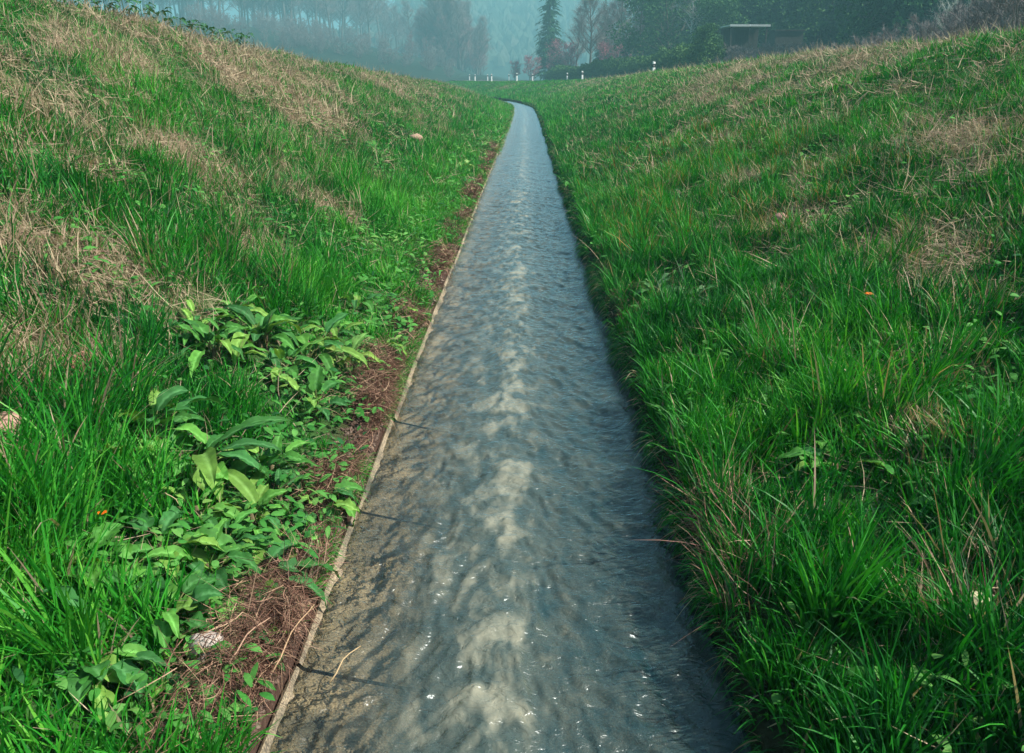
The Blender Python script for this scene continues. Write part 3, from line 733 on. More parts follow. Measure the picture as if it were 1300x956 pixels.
# leafy herbs along the crest of the left bank
rnd = random.Random(8)
for i, px in enumerate((98, 118, 140, 163, 186, 205, 232, 246, 262, 280, 295, 310)):
    d = 9.2 + (px - 98) * 0.022; x, yy = spot(px, d)
    x = float(xc(d)) - 5.0 + rnd.uniform(-.12, .12); d = None
    rr_ = ray(px, 60); yy = (x - CAM[0]) / (rr_[0] / rr_[1])
    z = gz(x, yy)
    root = empty("crest_herb", (x, yy, z), rnd.uniform(0, 6))
    tag(root, "dark leafy herb standing against the haze on the crest of the left bank", "plant", "leafy herbs along the left crest")
    mb = MB(); r2 = random.Random(100 + i)
    for k in range(16):
        a = k * 2.4; leaf(mb, (0.1 * math.cos(a) * r2.random(), 0.1 * math.sin(a) * r2.random(), 0.06 + 0.22 * r2.random()), a, r2.uniform(.3, 1.3), 0.12, 0.034, 1.2, 0.006, False, (0.03, 0.11, 0.045), r2)
    mb.build("leaves", M_leaf, root, True)
    s_ = MB(); s_.tube([(0, 0, -0.03), (0.01, 0, .14), (0, 0.01, .28)], [0.006, .005, .003], 5, (0.1, 0.13, 0.05)); s_.build("stem", M_leaf, root)

# ------------------------------------------------------------------ stones, twig, clods, petals
def stone(px, py, r, label, col, seed, name="stone", cat="stone", sq=0.6, lift=0.3):
    x, y = at(px, py); z = gz(x, y)
    nu, nvv = 14, 10; V = []
    rnd = np.random.default_rng(seed); off = rnd.uniform(0, 50)
    V.append((0, 0, r * sq))
    for i in range(1, nvv):
        ph_ = PI * i / nvv
        for j in range(nu):
            a = 2 * PI * j / nu; dx_, dy_, dz_ = math.sin(ph_) * math.cos(a), math.sin(ph_) * math.sin(a), math.cos(ph_)
            k = 0.72 + 0.6 * float(vn(np.array([dx_ * 1.7 + off]), np.array([dy_ * 1.7 + dz_ * 2.3 + off]), 7)[0]) + .12 * float(vn(np.array([dx_ * 6 + off]), np.array([dy_ * 6 + dz_ * 5]), 8)[0])
            V.append((dx_ * r * k, dy_ * r * k * 0.8, dz_ * r * k * sq))
    V.append((0, 0, -r * sq))
    T = [(0, 1 + j, 1 + (j + 1) % nu) for j in range(nu)]
    Q = [(1 + i * nu + j, 1 + (i + 1) * nu + j, 1 + (i + 1) * nu + (j + 1) % nu, 1 + i * nu + (j + 1) % nu) for i in range(nvv - 2) for j in range(nu)]
    e = len(V) - 1; b = 1 + (nvv - 2) * nu
    T += [(b + (j + 1) % nu, b + j, e) for j in range(nu)]
    o = mesh_np(name, V, Q, T, np.tile(np.array(col, float), (len(V), 1)), M_stone, True)
    o.location = (x, y, z + r * lift); o.rotation_euler = (0, 0, seed); tag(o, label, cat)
    return o
stone(262, 832, 0.045, "pale grey limestone lying in the weeds beside the channel", (0.42, 0.36, 0.32), 1, sq=1.0, lift=.8)
stone(1030, 512, 0.05, "dark clod of earth in the grass of the right bank", (0.035, 0.035, 0.04), 2, "earth_clod", "clod", lift=1.2)
stone(1232, 800, 0.035, "cream coloured stone half hidden in grass at bottom right", (0.45, 0.42, 0.25), 3, sq=1.3, lift=2.0)
stone(95, 468, 0.06, "reddish stone on the dry left bank", (0.36, 0.15, 0.12), 4, lift=.7)
stone(10, 548, 0.05, "pinkish brown stone at the left border of the bank", (0.36, 0.22, 0.17), 5, lift=.8)
stone(1004, 452, 0.04, "light brown stone lying in the grass of the right bank", (0.36, 0.28, 0.2), 6, lift=1.0)
stone(528, 182, 0.11, "small tan lump of dry earth high on the left slope", (0.3, 0.2, 0.14), 7, "earth_clod", "clod", lift=1.0)
stone(990, 285, 0.07, "reddish earth clod in the grass beyond the right verge", (0.30, 0.16, 0.13), 8, "earth_clod", "clod", lift=.9)
stone(374, 262, 0.05, "dark clod of earth on the left slope", (0.06, 0.04, 0.04), 9, "earth_clod", "clod", lift=1.0)

def stick(p0, p1, r, label, col, name="twig", arch=0.02):
    p0 = np.array(p0); p1 = np.array(p1); pts = [p0 + (p1 - p0) * t + np.array([0, 0, arch * math.sin(PI * t)]) + 0.004 * np.array([math.sin(t * 9), math.cos(t * 7), 0]) for t in np.linspace(0, 1, 7)]
    c = pts[0].copy(); mb = MB(); mb.tube([p - c for p in pts], np.linspace(r, r * .6, 7), 6, col)
    o = mb.build(name, M_straw, None, True, tuple(c)); tag(o, label, "twig"); return o
def onz(px, py, z):
    d = ray(px, py); t = (z - CAM[2]) / d[2]; return tuple(CAM + d * t)
stick(onz(418, 868, 0.045), onz(457, 821, 0.055), 0.0022, "pale straw stalk sticking out over the water at the bottom left", (0.5, 0.36, 0.2))
stick(onz(345, 855, 0.13), onz(398, 768, 0.16), 0.0024, "long pale stalk lying slantwise on the root mat", (0.46, 0.3, 0.18))
stick(onz(290, 842, 0.2), onz(342, 785, 0.22), 0.0024, "pinkish dead stalk lying in front of the jagged leaf", (0.42, 0.26, 0.18))
stick(onz(205, 628, 0.38), onz(225, 640, 0.36), 0.002, "short pale stalk caught among the dock leaves", (0.46, 0.36, 0.2))

def petal(px, py, label, n=2, lift=0.12, s=0.012):
    x, y = at(px, py); z = gz(x, y); root = empty("orange_flower", (x, y, z)); tag(root, label, "flower")
    mb = MB()
    for i in range(6):
        a = i * PI / 3; V = []
        for u in (0, .5, 1):
            for v in (-1, 1):
                w = s * (0.25, .5, .2)[int(u * 2)]
                V.append((math.cos(a) * s * (.15 + u) - math.sin(a) * v * w, math.sin(a) * s * (.15 + u) + math.cos(a) * v * w, lift + 0.3 * s * math.sin(u * 2)))
        mb.add(V, [(0, 1, 3, 2), (2, 3, 5, 4)], None, (0.8, 0.16, 0.01))
    mb.build("petals", M_leaf_f, root)
    st = MB(); st.tube([(0, 0, -.01), (0.004, 0, lift * .5), (0, 0, lift)], [.002, .0018, .0015], 4, (.06, .2, .04)); st.build("stalk", M_leaf_f, root)
M_leaf_f = foliage_mat("petal", 0.6, 0.3, 0.2, tcol=(1, 1, 1))
petal(137, 690, "tiny orange flower standing in the grass of the left bank")
petal(1100, 400, "single orange flower in the grass of the right bank", s=.02)

# ------------------------------------------------------------------ road and posts
def road_strip(name, off0, off1, dz, mat):
    ys = np.arange(22, 152, 1.0); mb = MB(); rows = []
    for y in ys:
        x0 = float(road_x(y)); t = np.array([float(road_x(y + 1)) - x0, 1.0]); t /= np.linalg.norm(t); nn = np.array([t[1], -t[0]])
        zc = 1.30 + 0.0 * y + float(Hsmooth(np.array([x0 + 3]), np.array([y]))[0] - 1.22) * (y > 100)
        rows.append([(x0 + nn[0] * o, y + nn[1] * o, zc + dz - (0.5 if o < -0.6 or o > ROAD_W + .6 else 0)) for o in (off0, (off0 + off1) / 2, off1)])
    V = np.array(rows).reshape(-1, 3); i = (np.arange(len(ys) - 1)[:, None] * 3 + np.arange(2)[None]).ravel()
    o = mesh_np(name, V, np.stack([i, i + 1, i + 4, i + 3], -1), None, None, mat, True); tag(o, kind="structure")
road_strip("road", 0.35, 5.6, 0.03, M_asphalt)
road_strip("road_marking", 0.5, 0.62, 0.034, M_paint); road_strip("road_marking", 5.33, 5.45, 0.034, M_paint)

def make_post():
    root = empty("delineator_post")
    def ring(z, k=1.0, top=None):
        # rounded triangular section, flat face to the road
        pts = []
        for a in range(12):
            an = a / 12 * 2 * PI; r = 0.078 + 0.016 * math.cos(3 * an); pts.append((r * k * math.cos(an), r * k * 0.85 * math.sin(an), z if top is None else z + top * math.cos(an)))
        return pts
    def shell(zs, name, mat, parent, k=1.0, cap=False, tilt=0.0):
        mb = MB(); V = []
        for i, z in enumerate(zs): V += ring(z, k, tilt if (cap and i == len(zs) - 1) else None)
        q = [(i * 12 + j, i * 12 + (j + 1) % 12, (i + 1) * 12 + (j + 1) % 12, (i + 1) * 12 + j) for i in range(len(zs) - 1) for j in range(12)]
        V.append((0, 0, zs[-1])); V.append((0, 0, zs[0])); e = len(V)
        t = [((len(zs) - 1) * 12 + j, (len(zs) - 1) * 12 + (j + 1) % 12, e - 2) for j in range(12)] + [((j + 1) % 12, j, e - 1) for j in range(12)]
        mb.add(V, q, t); return mb.build(name, mat, parent)
    shell([-0.2, 0.3, 0.62, 0.97, 1.0, 1.02], "body", M_white, root, 1.0, True, -0.02)
    b = shell([0.70, 0.80, 0.90], "black_band", M_black, root, 1.06)
    mb = MB(); mb.box((-0.018, -0.086, 0.76), (0.018, -0.072, 0.84)); mb.build("reflector", M_reflector, b)
    return root
post0 = make_post()
PD = [(915, 35, "nearest white roadside post, above the crest where the dry scrub begins"),
      (829, 47, "white roadside post standing in front of the middle of the dark hedge"),
      (739, 75, "white roadside post with clear black band at the thin end of the hedge"),
      (720, 98, "small white post just beyond the banded one near the hedge's thin end"),
      (676, 116, "short white post below the foot of the tall spruce"),
      (656, 100, "tall banded white post directly above where the stream disappears"),
      (646, 130, "faint narrow white post beside the tall banded one above the stream's end"),
      (624, 118, "banded white post, the nearer of the close pair in the haze"),
      (619, 132, "faint white post, the farther of the close pair in the haze"),
      (603, 132, "white roadside post at the foot of the hazy bare wood, farther end of the row"),
      (596, 150, "faintest and farthest white roadside post against the bare wood")]
for i, (px, d, lab) in enumerate(PD):
    o = post0 if i == 0 else copy_tree(post0)
    x, yy = spot(px, d); o.location = (x, yy, max(1.24, gz(x, yy))); o.rotation_euler = (0, 0, 0.2 * math.sin(i * 3))
    tag(o, lab, "roadside post", "white delineator posts along the road")

# ------------------------------------------------------------------ trees
def grow_tree(seed, Ht, spread=0.35, ntw=1400, first=0.3, multi=1, tw=0.02, twc=((0.17, 0.13, 0.125), (0.24, 0.19, 0.18)), bark=(0.12, 0.1, 0.09), blossom=None, up=0.55, rt=None):
    rnd = random.Random(seed); tr = MB(); limbs = []
    rt = rt or Ht * 0.014
    for m_ in range(multi):
        a0 = rnd.uniform(0, 2 * PI); lean = 0.12 * (multi > 1) + 0.03
        pts = []; p = np.array([0.25 * (multi > 1) * math.cos(a0), 0.25 * (multi > 1) * math.sin(a0), -0.3]); d = np.array([lean * math.cos(a0), lean * math.sin(a0), 1.0])
        n = 12; hh = Ht * rnd.uniform(.85, 1) * 0.93
        for i in range(n):
            pts.append(p.copy()); d = d + np.array([rnd.uniform(-.05, .05), rnd.uniform(-.05, .05), 0]); p = p + unit(d) * hh / (n - 1)
        rad = rt * np.linspace(1.1, 0.12, n); rad[0] *= 1.35
        tr.tube(pts, rad, 7, bark); pts = np.array(pts)
        nl = int(22 / multi) + 5
        for k in range(nl):
            f = first + (0.97 - first) * (k + rnd.random()) / nl; idx = f * (n - 1); i = int(idx); b = pts[i] + (pts[min(i + 1, n - 1)] - pts[i]) * (idx - i)
            a = k * 2.399 + rnd.uniform(-.5, .5); ln = Ht * spread * (1.05 - f) ** 0.6 * rnd.uniform(.6, 1.1)
            dd = unit(np.array([math.cos(a), math.sin(a), up + 0.6 * f])); q = b.copy(); lp = [q.copy()]
            for s_ in range(5):
                dd = unit(dd + np.array([rnd.uniform(-.2, .2), rnd.uniform(-.2, .2), 0.10])); q = q + dd * ln / 5; lp.append(q.copy())
            r0 = rt * (1 - f) * 0.55 + rt * .07
            tr.tube(lp, np.linspace(r0, r0 * .2, 6), 5, bark); limbs.append(np.array(lp))
            for kk in range(3):
                g_ = rnd.uniform(.25, .85); b2 = lp[int(g_ * 5)]; a2 = a + rnd.uniform(-1.2, 1.2); l2 = ln * rnd.uniform(.35, .6)
                d2 = unit(np.array([math.cos(a2), math.sin(a2), rnd.uniform(.2, 1.0)])); lp2 = [b2 + d2 * l2 * t + np.array([0, 0, .12 * l2 * t * t]) for t in (0, .5, 1)]
                tr.tube(lp2, [r0 * .45, r0 * .3, r0 * .12], 4, bark); limbs.append(np.array(lp2))
    R = np.random.default_rng(seed); n = ntw
    li = R.integers(0, len(limbs), n); P = np.empty((n, 3)); D0 = np.empty((n, 3))
    for i in range(n):
        l_ = limbs[li[i]]; t = R.uniform(.25, 1) * (len(l_) - 1); j = min(int(t), len(l_) - 2); P[i] = l_[j] + (l_[j + 1] - l_[j]) * (t - j); D0[i] = l_[j + 1] - l_[j]
    D = unit(unit(D0) + R.normal(0, .55, (n, 3)) + np.array([0, 0, .25])) * (Ht * R.uniform(.04, .10, n))[:, None]
    B = R.normal(0, .2, (n, 3)) * np.linalg.norm(D, axis=1)[:, None]
    Sd = np.cross(unit(D), unit(R.normal(0, 1, (n, 3)))) * tw / 2
    c = np.array([twc[0]]) + (np.array([twc[1]]) - np.array([twc[0]])) * R.random((n, 1))
    v, q, t, c_ = ribbons(P, D, B, Sd, 2, c); cr = MB(); cr.add(v, q, t, c_)
    # forked side twigs
    P2 = P + D * R.uniform(.3, .9, (n, 1)); D2 = unit(D + R.normal(0, .7, (n, 3)) * np.linalg.norm(D, axis=1)[:, None]) * (Ht * R.uniform(.02, .05, n))[:, None]
    v, q, t, c_ = ribbons(P2, D2, D2 * 0, Sd[::-1] * .7, 1, c); cr.add(v, q, t, c_)
    if blossom:
        m = blossom[1]; k = R.integers(0, n, m); pc = P[k] + D[k] * R.random((m, 1)) + R.normal(0, .12, (m, 3)); sz = blossom[2]
        A = unit(R.normal(0, 1, (m, 3))) * sz; Bv = np.cross(unit(A), unit(R.normal(0, 1, (m, 3)))) * sz
        V = np.stack([pc - A, pc + Bv * .7, pc + A, pc - Bv * .7], 1).reshape(-1, 3); q = np.arange(m * 4).reshape(-1, 4)
        bc = np.array(blossom[0])[None] * R.uniform(.6, 1.3, (m, 1)); cr.add(V, q, None, np.repeat(bc, 4, 0))
    return tr, cr

def grow_conifer(seed, Ht, wbase=0.2, col=((0.006, 0.038, 0.020), (0.035, 0.12, 0.035)), dens=1.0, first=0.06):
    R = np.random.default_rng(seed); tr = MB()
    tr.tube([(0, 0, -.3), (0.05, 0, Ht * .3), (0, .05, Ht * .7), (0, 0, Ht)], [Ht * .014, Ht * .011, Ht * .006, .02], 7, (0.09, 0.07, 0.055))
    cr = MB(); nb = int(330 * dens); P = []; D = []; Lb = []
    for i in range(nb):
        f = first + (1 - first) * (i + R.random()) / nb; a = R.uniform(0, 2 * PI); ln = Ht * wbase * (1 - f) ** 0.8 * R.uniform(.55, 1.15) + 0.12
        P.append((0, 0, f * Ht)); D.append((math.cos(a) * ln, math.sin(a) * ln, 0.1 * ln)); Lb.append(ln)
    P = np.array(P); D = np.array(D); Lb = np.array(Lb); B = np.stack([0 * Lb, 0 * Lb, -.42 * Lb], -1)
    tr2 = ribbons(P, D, B, np.cross(unit(D), [[0, 0, 1]]) * .02, 3, np.tile([[0.09, .07, .05]], (nb, 1))); cr.add(*tr2)
    ns = int(30 * dens) + 6
    k = np.repeat(np.arange(nb), ns); m = len(k); t = R.uniform(.12, 1.0, m)[:, None]
    C0 = P[k] + D[k] * t + B[k] * t * t; side = np.cross(unit(D[k]), [[0, 0, 1]]) * R.choice([-1, 1], m)[:, None]
    tip = unit(side * R.uniform(.2, 1, (m, 1)) + unit(D[k]) * R.uniform(.3, .9, (m, 1)) + np.array([[0, 0, -.35]]) + R.normal(0, .2, (m, 3)))
    ln = (Lb[k] * .30 * (1.15 - t[:, 0]) * R.uniform(.6, 1.4, m) + .10)[:, None]
    Sd = unit(np.cross(tip, R.normal(0, .5, (m, 3)) + np.array([[0, 0, 1]]))) * (ln * .17)
    f = R.random((m, 1)) * .6 + .4 * vn(k * 3.7, k * 1.1, 5)[:, None]
    v, q, tt, cc = ribbons(C0, tip * ln, np.array([[0, 0, -.18]]) * ln, Sd, 2, np.array([col[0]]) * (1 - f) + np.array([col[1]]) * f)
    cr.add(v, q, tt, cc)
    return tr, cr

def grow_leafy(seed, Ht, Wd, col=((0.008, 0.04, 0.016), (0.07, 0.18, 0.045)), n=9000, base=0.12, leafs=0.16):
    R = np.random.default_rng(seed); tr, cr0 = grow_tree(seed, Ht, Wd / Ht * .9, 100, first=.15)
    nc = 55; a = R.uniform(0, 2 * PI, nc); f = R.uniform(base, .95, nc); rr = Wd * np.sin(PI * np.clip(f, .08, .97) ** .8) ** .6 * R.uniform(.25, .9, nc)
    Cc = np.stack([np.cos(a) * rr, np.sin(a) * rr, f * Ht], -1); cs = Wd * R.uniform(.2, .4, nc)
    k = R.integers(0, nc, n); d = unit(R.normal(0, 1, (n, 3))) * (cs[k] * R.uniform(.5, 1.05, n) ** .6)[:, None]; d[:, 2] *= .75
    pc = Cc[k] + d; A = unit(R.normal(0, 1, (n, 3))) * (leafs * R.uniform(.5, 1.2, n))[:, None]; Bv = unit(np.cross(A, R.normal(0, 1, (n, 3)))) * (leafs * .55)
    V = np.stack([pc - A, pc + Bv, pc + A, pc - Bv], 1).reshape(-1, 3)
    ff = (.5 * R.random((n, 1)) + .5 * R.random((nc, 1))[k]); c = np.array([col[0]]) * (1 - ff) + np.array([col[1]]) * ff
    cr = MB(); cr.add(V, np.arange(n * 4).reshape(-1, 4), None, np.repeat(c, 4, 0)); return tr, cr

def proto(name, tc, kind=M_twig):
    root = empty(name); tc[0].build("trunk", M_bark, root, True); tc[1].build("crown", kind, root); return root
USED = set()
def plant(root, x, y, sc, lab, cat, group=None, rz=None, sink=0.1, sz=None):
    if root.name in USED: o = copy_tree(root)
    else: o = root; USED.add(root.name)
    o.location = (x, y, gz(x, y) - sink); o.rotation_euler = (0, 0, random.uniform(0, 6.28) if rz is None else rz)
    k = sc; o.scale = (k, k, k * (sz or 1)); tag(o, lab, cat, group); return o

bare = [proto("bare_tree", grow_tree(20 + i, 18, 0.26 + 0.04 * (i % 3), 2600, first=0.3, tw=0.05)) for i in range(5)]
red_bare = [proto("bare_tree", grow_tree(40 + i, 13, 0.30, 2600, first=0.12, tw=0.045, multi=2, twc=((0.22, 0.12, 0.12), (0.30, 0.17, 0.17)))) for i in range(2)]
spruce = [proto("spruce_tree", grow_conifer(50 + i, 20, 0.17 + 0.03 * i), M_tree) for i in range(3)]
leafy = [proto("evergreen_tree", grow_leafy(60 + i, 12, 4.2), M_tree) for i in range(3)]
pink = [proto("blossom_tree", grow_tree(70 + i, 6, 0.4, 900, first=.2, multi=3, tw=0.02, blossom=((0.42, 0.16, 0.20), 3000, 0.07))) for i in range(2)]
scrub = [proto("bare_shrub", grow_tree(80 + i, 3.0, 0.42, 2400, first=.05, multi=6, tw=0.016, twc=((0.13, 0.12, 0.12), (0.25, 0.22, 0.215)), rt=0.02)) for i in range(3)]
pale = proto("pale_bare_tree", grow_tree(90, 5.5, 0.45, 700, first=.25, multi=2, tw=0.012, twc=((0.35, 0.36, 0.33), (0.45, 0.46, 0.42)), bark=(0.38, 0.38, 0.35)))
birch = proto("birch_tree", grow_tree(91, 15, 0.2, 1200, first=.45, tw=0.02, bark=(0.5, 0.48, 0.45)))
rnd = random.Random(77)
G1 = "bare trees in the hazy wood on the left hillside"
# left wood: trunks in front rows, denser behind
for i in range(215):
    px = rnd.uniform(40, 606) if i < 170 else rnd.uniform(535, 611); d = rnd.uniform(255, 360)
    if 488 < px < 548: d = rnd.uniform(270, 380)
    x, y = spot(px, d)
    if px > 545: x, y = spot(px, rnd.uniform(235, 310)); sc = rnd.uniform(.85, 1.1) * (1.0 if px < 590 else .75)
    elif px > 488: sc = rnd.uniform(.6, .85)
    else: sc = rnd.uniform(1.0, 1.5)
    t = rnd.choice(bare if px < 520 else bare + red_bare * 2)
    # the meadow stays open in front of the wood
    if y < 262 and px < 540: y = 262; x, y = spot(px, y)
    sc *= 1.22
    plant(t, x, y, sc, "leafless tree fading into blue haze in the wood on the left hillside", "tree", G1)
for i in range(110):
    px = rnd.uniform(250, 575); d = rnd.uniform(185, 262); x, y = spot(px, d)
    plant(rnd.choice(scrub), x, y, rnd.uniform(1.1, 2.0), "leafless shrub on the hazy slope below the left wood", "shrub", "shrubs on the hazy slope below the left wood")
# the reddish shrubs at the foot of the wood
for i, px in enumerate((520, 545, 563, 580, 592, 604, 612)):
    x, y = spot(px, 225 + 5 * i)
    plant(rnd.choice(red_bare), x, y, .55, "low reddish leafless tree at the foot of the hazy left wood", "tree", "reddish low trees at the foot of the left wood")

plant(spruce[0], *spot(697, 150), 1.12, "tall dark spruce standing alone at the left end of the right-hand wood", "tree", sink=.3)
for px, d, s_, lab in ((655, 150, .7, "low pink-twigged tree left of the tall spruce's foot"), (675, 138, .8, "pink blossoming tree in front of the tall spruce's foot"),
                       (702, 128, 1.15, "largest pink blossoming tree right below the tall spruce"), (719, 126, 1.05, "pink blossoming tree between the tall spruce and the grey bare tree"),
                       (772, 112, 1.0, "pink-tinged tree behind the thin half of the hedge"), (800, 108, .8, "low pinkish tree behind the middle of the hedge"), (846, 100, .9, "pinkish tree just below the dark evergreens behind the hedge")):
    plant(rnd.choice(pink), *spot(px, d), s_, lab, "tree", "pinkish trees behind the hedge")
for px, d, s_ in ((731, 140, .72), (748, 128, .85), (766, 135, .8), (782, 125, .8), (812, 130, .8), (838, 120, .75)):
    plant(rnd.choice(bare), *spot(px, d), s_, "grey leafless tree between the tall spruce and the dark evergreens", "tree", "grey bare trees between spruce and evergreens", sink=.3)
plant(birch, *spot(875, 92), .95, "pale slim birch trunk among the dark evergreens", "tree")
G2 = "dark evergreens of the wood on the right hillside"
for i in range(26):
    px = 805 + i * 22 + rnd.uniform(-8, 8); d = rnd.uniform(95, 125) - 45 * min(1, max(0, (px - 850) / 200))
    d = max(d, 86) if 885 < px < 1100 else d
    plant(rnd.choice(spruce if i % 2 else leafy), *spot(px, d), rnd.uniform(.8, 1.15) * (1 if i % 2 else 1.1), "dark evergreen in the wood on the right hillside", "tree", G2, sink=.4)
for i in range(30):
    px = 770 + i * 21 + rnd.uniform(-9, 9); d = rnd.uniform(130, 190) - 62 * min(1, max(0, (px - 800) / 200))
    d = max(d, 90) if 885 < px < 1100 else d
    plant(rnd.choice(spruce), *spot(px, d), rnd.uniform(.9, 1.3) * (0.75 if px < 800 else 1), "dark evergreen in the wood on the right hillside", "tree", G2, sink=.4)
for i in range(14):
    px = 905 + i * 30 + rnd.uniform(-8, 8); d = rnd.uniform(54, 62) if px > 1110 else rnd.uniform(82, 92)
    plant(rnd.choice(bare if i % 3 else leafy), *spot(px, d), rnd.uniform(.55, .8), "tree at the front border of the right-hand wood behind the scrub", "tree", "trees along the front of the right wood", sink=.4)
plant(leafy[1], *spot(893, 62), .36, "yellowish green bushy conifer at the thick end of the hedge", "tree", rz=1)
for i in range(44):
    px = 955 + i * 8.5; d = 46 - i * .55 + rnd.uniform(-2, 2); x, y = spot(px, d)
    plant(rnd.choice(scrub), x, y, rnd.uniform(.85, 1.15) * (0.50 + 0.019 * i), "grey twiggy leafless shrub in the thicket along the right crest", "shrub", "bare shrubs along the right crest")
for i in range(14):
    px = 912 + i * 9; x, y = spot(px, 60 + rnd.uniform(-3, 3))
    plant(rnd.choice(scrub), x, y, rnd.uniform(1.0, 1.2) * (.75 if i < 2 else 1), "pale brown twiggy shrub in front of the pale-roofed shelter and shed", "shrub", "bare shrubs in front of the shelter")
plant(pale, *spot(1207, 40), .95, "pale leafless tree rising out of the scrub against the dark wood", "tree")
plant(pink[1], *spot(992, 62), .42, "small red-twigged bush beside the shelter's end", "shrub", rz=2)

for root in bare + red_bare + spruce + leafy + pink + scrub + [pale, birch]:
    if root.name not in USED:
        for ch in list(root.children): bpy.data.objects.remove(ch)
        bpy.data.objects.remove(root)

# hedge
def hedge():
    pts = [spot(700, 125), spot(740, 108), spot(800, 86), spot(850, 72), spot(905, 60)]
    P = np.array(pts); hts = [1.7, 1.9, 2.3, 2.5, 2.8]; c0 = P[2]
    root = empty("hedge", (c0[0], c0[1], 1.25)); tag(root, "long dark green hedge beyond the road growing taller towards the shelter", "hedge")
    R = np.random.default_rng(4); n = 46000
    seg = np.linalg.norm(np.diff(P, axis=0), axis=1); cum = np.concatenate([[0], np.cumsum(seg)]); t = R.uniform(0, cum[-1], n)
    x = np.interp(t, cum, P[:, 0]); y = np.interp(t, cum, P[:, 1]); h = np.interp(t, cum, hts) * (0.86 + .3 * fbm(t * .45, t * 0, 12, 3))
    an = R.uniform(0, PI, n); rr_ = R.uniform(.75, 1.05, n) * (.85 + .35 * fbm(t * .8, an * 2, 13, 2))
    ox = np.cos(an) * 1.0 * rr_; oz = np.sin(an) ** .7 * h * rr_
    low = R.random(n) < .3; oz[low] *= R.random(low.sum())
    pc = np.stack([x + ox - c0[0], y - c0[1] + ox * .3, oz], -1)
    A = unit(R.normal(0, 1, (n, 3))) * .11; Bv = unit(np.cross(A, R.normal(0, 1, (n, 3)))) * .07
    V = np.stack([pc - A, pc + Bv, pc + A, pc - Bv], 1).reshape(-1, 3)
    f = (.4 * R.random(n) + .6 * fbm(t * 1.1, oz * 1.5, 14, 3))[:, None]
    c = np.array([[.016, .060, .018]]) * (1 - f) + np.array([[.085, .18, .035]]) * f
    m = MB(); m.add(V, np.arange(n * 4).reshape(-1, 4), None, np.repeat(c, 4, 0)); m.build("foliage", M_tree, root)
    tk = MB()
    for s_ in np.arange(0.5, cum[-1], 1.2):
        xx = np.interp(s_, cum, P[:, 0]) - c0[0]; yy = np.interp(s_, cum, P[:, 1]) - c0[1]
        tk.tube([(xx, yy, -.3), (xx + .05, yy, .5), (xx, yy + .1, 1.3)], [.05, .04, .02], 5, (.08, .06, .05))
    tk.build("stems", M_bark, root)
hedge()

# shelter
def shelter():
    x, y = spot(940, 70); z = gz(x, y); root = empty("open_shelter", (x, y, max(z, 1.3)), 0.05)
    tag(root, "low open timber shelter with a pale flat roof behind the scrub", "shelter")
    top = 1.6 + (100 - 42) / F * 70 - root.location.z
    r = MB(); r.box((-1.6, -1.4, top), (1.6, 1.4, top + .09)); r.box((-1.63, -1.43, top - .05), (1.63, -1.40, top + .11)); r.build("roof", M_roof, root)
    w = MB()
    for i in range(16): w.box((-1.55 + i * .195, 1.2 + .01 * (i % 2), -.4), (-1.55 + i * .195 + .185, 1.23 + .01 * (i % 2), top - .002))
    w.build("wall", M_wood, root)
    for px_ in (-1.5, 0, 1.35):
        p = MB(); p.box((px_, -1.3, -.4), (px_ + .12, -1.18, top - .002)); p.build("post", M_wood, root)
    # lower roof to the side
    x, y = spot(992, 74); z = gz(x, y); r2 = empty("small_shed", (x, y, max(z, 1.3)), .05); tag(r2, "dark low shed with a thin roof beside the pale-roofed shelter", "shed")
    top = 1.6 + (100 - 47) / F * 74 - r2.location.z
    q = MB(); q.box((-1.3, -1, top), (1.3, 1, top + .09)); q.build("roof", M_wood, r2)
    q = MB(); q.box((-1.2, -.9, -.4), (1.2, .9, top - .003)); q.build("wall", M_wood, r2)
shelter()

# ------------------------------------------------------------------ far wood on the hill across the valley
def forest():
    R = np.random.default_rng(2); n = 16000
    x = R.uniform(-260, 560, n); y = R.uniform(380, 740, n); k = Hsmooth(x, y) > 6; x = x[k]; y = y[k]; n = len(x); z = H(x, y)
    h = R.uniform(4, 8, n); w = h * R.uniform(.3, .6, n); kk = 7; V = np.empty((n, 2 * kk + 1, 3)); an = np.arange(kk) / kk * 2 * PI
    for j in range(kk):
        jr = R.uniform(.7, 1.3, n); V[:, j] = np.stack([x + np.cos(an[j]) * w * jr, y + np.sin(an[j]) * w * jr, z + h * .12], -1)
        jr = R.uniform(.6, 1.3, n); V[:, kk + j] = np.stack([x + np.cos(an[j]) * w * .7 * jr, y + np.sin(an[j]) * w * .7 * jr, z + h * R.uniform(.45, .7, n)], -1)
    V[:, 2 * kk] = np.stack([x, y, z + h], -1)
    b = (np.arange(n) * (2 * kk + 1))[:, None]
    q = np.concatenate([b + np.array([[j, (j + 1) % kk, kk + (j + 1) % kk, kk + j]]) for j in range(kk)])
    t = np.concatenate([b + np.array([[kk + j, kk + (j + 1) % kk, 2 * kk]]) for j in range(kk)])
    c = pal(n, [(0.03, 0.05, 0.03), (0.045, 0.06, 0.035), (0.06, 0.06, 0.04)])
    o = mesh_np("forest", V.reshape(-1, 3), q, t, np.repeat(c, 2 * kk + 1, 0), M_tree)
    tag(o, "far wood covering the hill across the valley, faded by haze", "forest", kind="stuff")
forest()

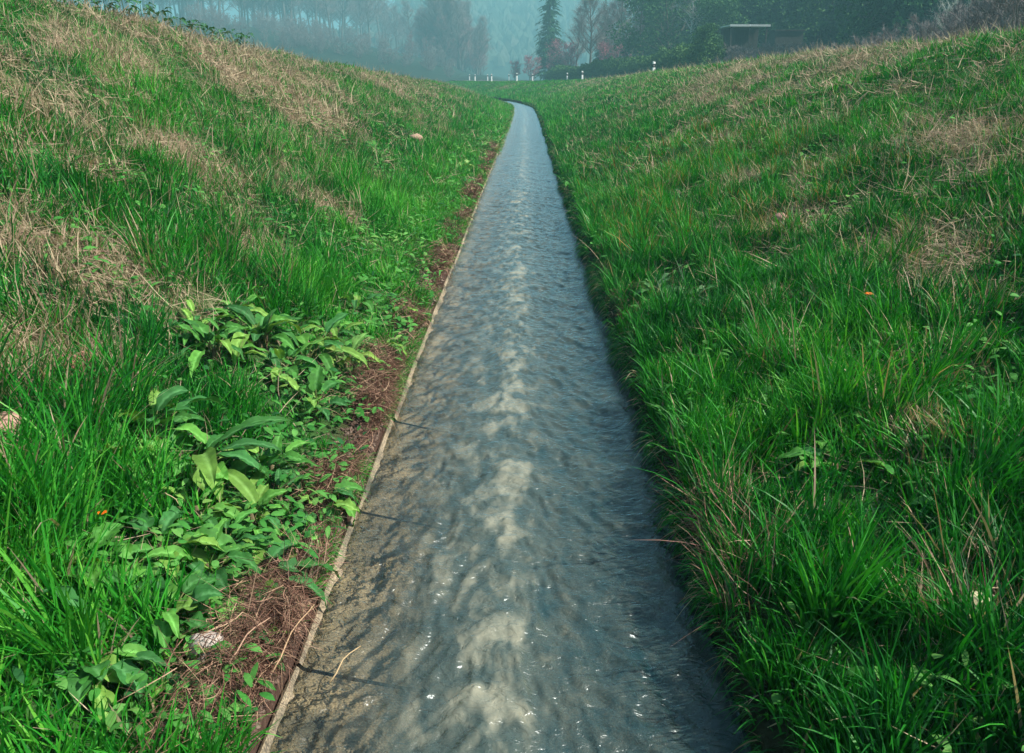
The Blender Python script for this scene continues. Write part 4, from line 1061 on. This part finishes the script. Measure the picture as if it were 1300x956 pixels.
# ------------------------------------------------------------------ haze
def haze():
    bx0, bx1, by0, by1, z0, z1 = -1150, 1150, -760, 1250, -3.5, 62
    zmax = float(ZZ.max())
    z1 = max(z1, zmax + 26)
    m, nt, out = newmat("haze_air")
    v = N(nt, "ShaderNodeVolumePrincipled"); v.inputs["Color"].default_value = (0.34, 0.80, 0.90, 1)
    v.inputs["Density"].default_value = HAZE; v.inputs["Anisotropy"].default_value = 0.1
    L(nt, v.outputs[0], out.inputs["Volume"])
    mb = MB(); mb.box((bx0, by0, z0), (bx1, by1, z1)); o = mb.build("haze", m); tag(o, kind="stuff", label="pale blue haze lying in the valley", cat="haze")
HAZE = 0.0023
haze()

# ------------------------------------------------------------------ light
SUN_EL, SUN_AZ = math.radians(48), math.radians(100)     # azimuth clockwise from +Y
w = bpy.data.worlds.new("World"); scene.world = w; w.use_nodes = True
nt = w.node_tree; nt.nodes.clear()
out = nt.nodes.new("ShaderNodeOutputWorld"); bg = nt.nodes.new("ShaderNodeBackground"); sky = nt.nodes.new("ShaderNodeTexSky")
sky.sky_type = "NISHITA"; sky.sun_disc = False; sky.sun_elevation = SUN_EL; sky.sun_rotation = SUN_AZ
sky.air_density = 1.0; sky.dust_density = 3.0; sky.ozone_density = 1.5
bg.inputs["Strength"].default_value = 0.07
nt.links.new(sky.outputs[0], bg.inputs[0]); nt.links.new(bg.outputs[0], out.inputs[0])
sl = bpy.data.lights.new("sun", "SUN"); sl.energy = 5.0; sl.angle = math.radians(0.6); sl.color = (1.0, 0.95, 0.86)
sun = bpy.data.objects.new("sun", sl); COL.objects.link(sun)
dvec = Vector((math.sin(SUN_AZ) * math.cos(SUN_EL), math.cos(SUN_AZ) * math.cos(SUN_EL), math.sin(SUN_EL)))
sun.rotation_euler = dvec.to_track_quat("Z", "Y").to_euler(); sun.location = dvec * 100

# ------------------------------------------------------------------ camera
cd = bpy.data.cameras.new("camera"); cam = bpy.data.objects.new("camera", cd); COL.objects.link(cam)
cd.lens = 28; cd.sensor_width = 36; cd.sensor_fit = "HORIZONTAL"; cd.shift_y = -45 / 1300.0
cam.location = CAM; cam.rotation_euler = (PI / 2 - PITCH, 0, YAW)
cd.clip_start = 0.05; cd.clip_end = 4000
scene.camera = cam

scene.render.engine = "CYCLES"
cy = scene.cycles
cy.use_denoising = True
cy.max_bounces = 6; cy.diffuse_bounces = 2; cy.glossy_bounces = 2; cy.transmission_bounces = 3; cy.transparent_max_bounces = 6; cy.volume_bounces = 0
cy.use_adaptive_sampling = True; cy.adaptive_threshold = 0.02
cy.caustics_reflective = False; cy.caustics_refractive = False
vs = scene.view_settings; vs.view_transform = "Standard"; vs.look = "None"; vs.gamma = 1; vs.exposure = 1.15; vs.use_curve_mapping = False
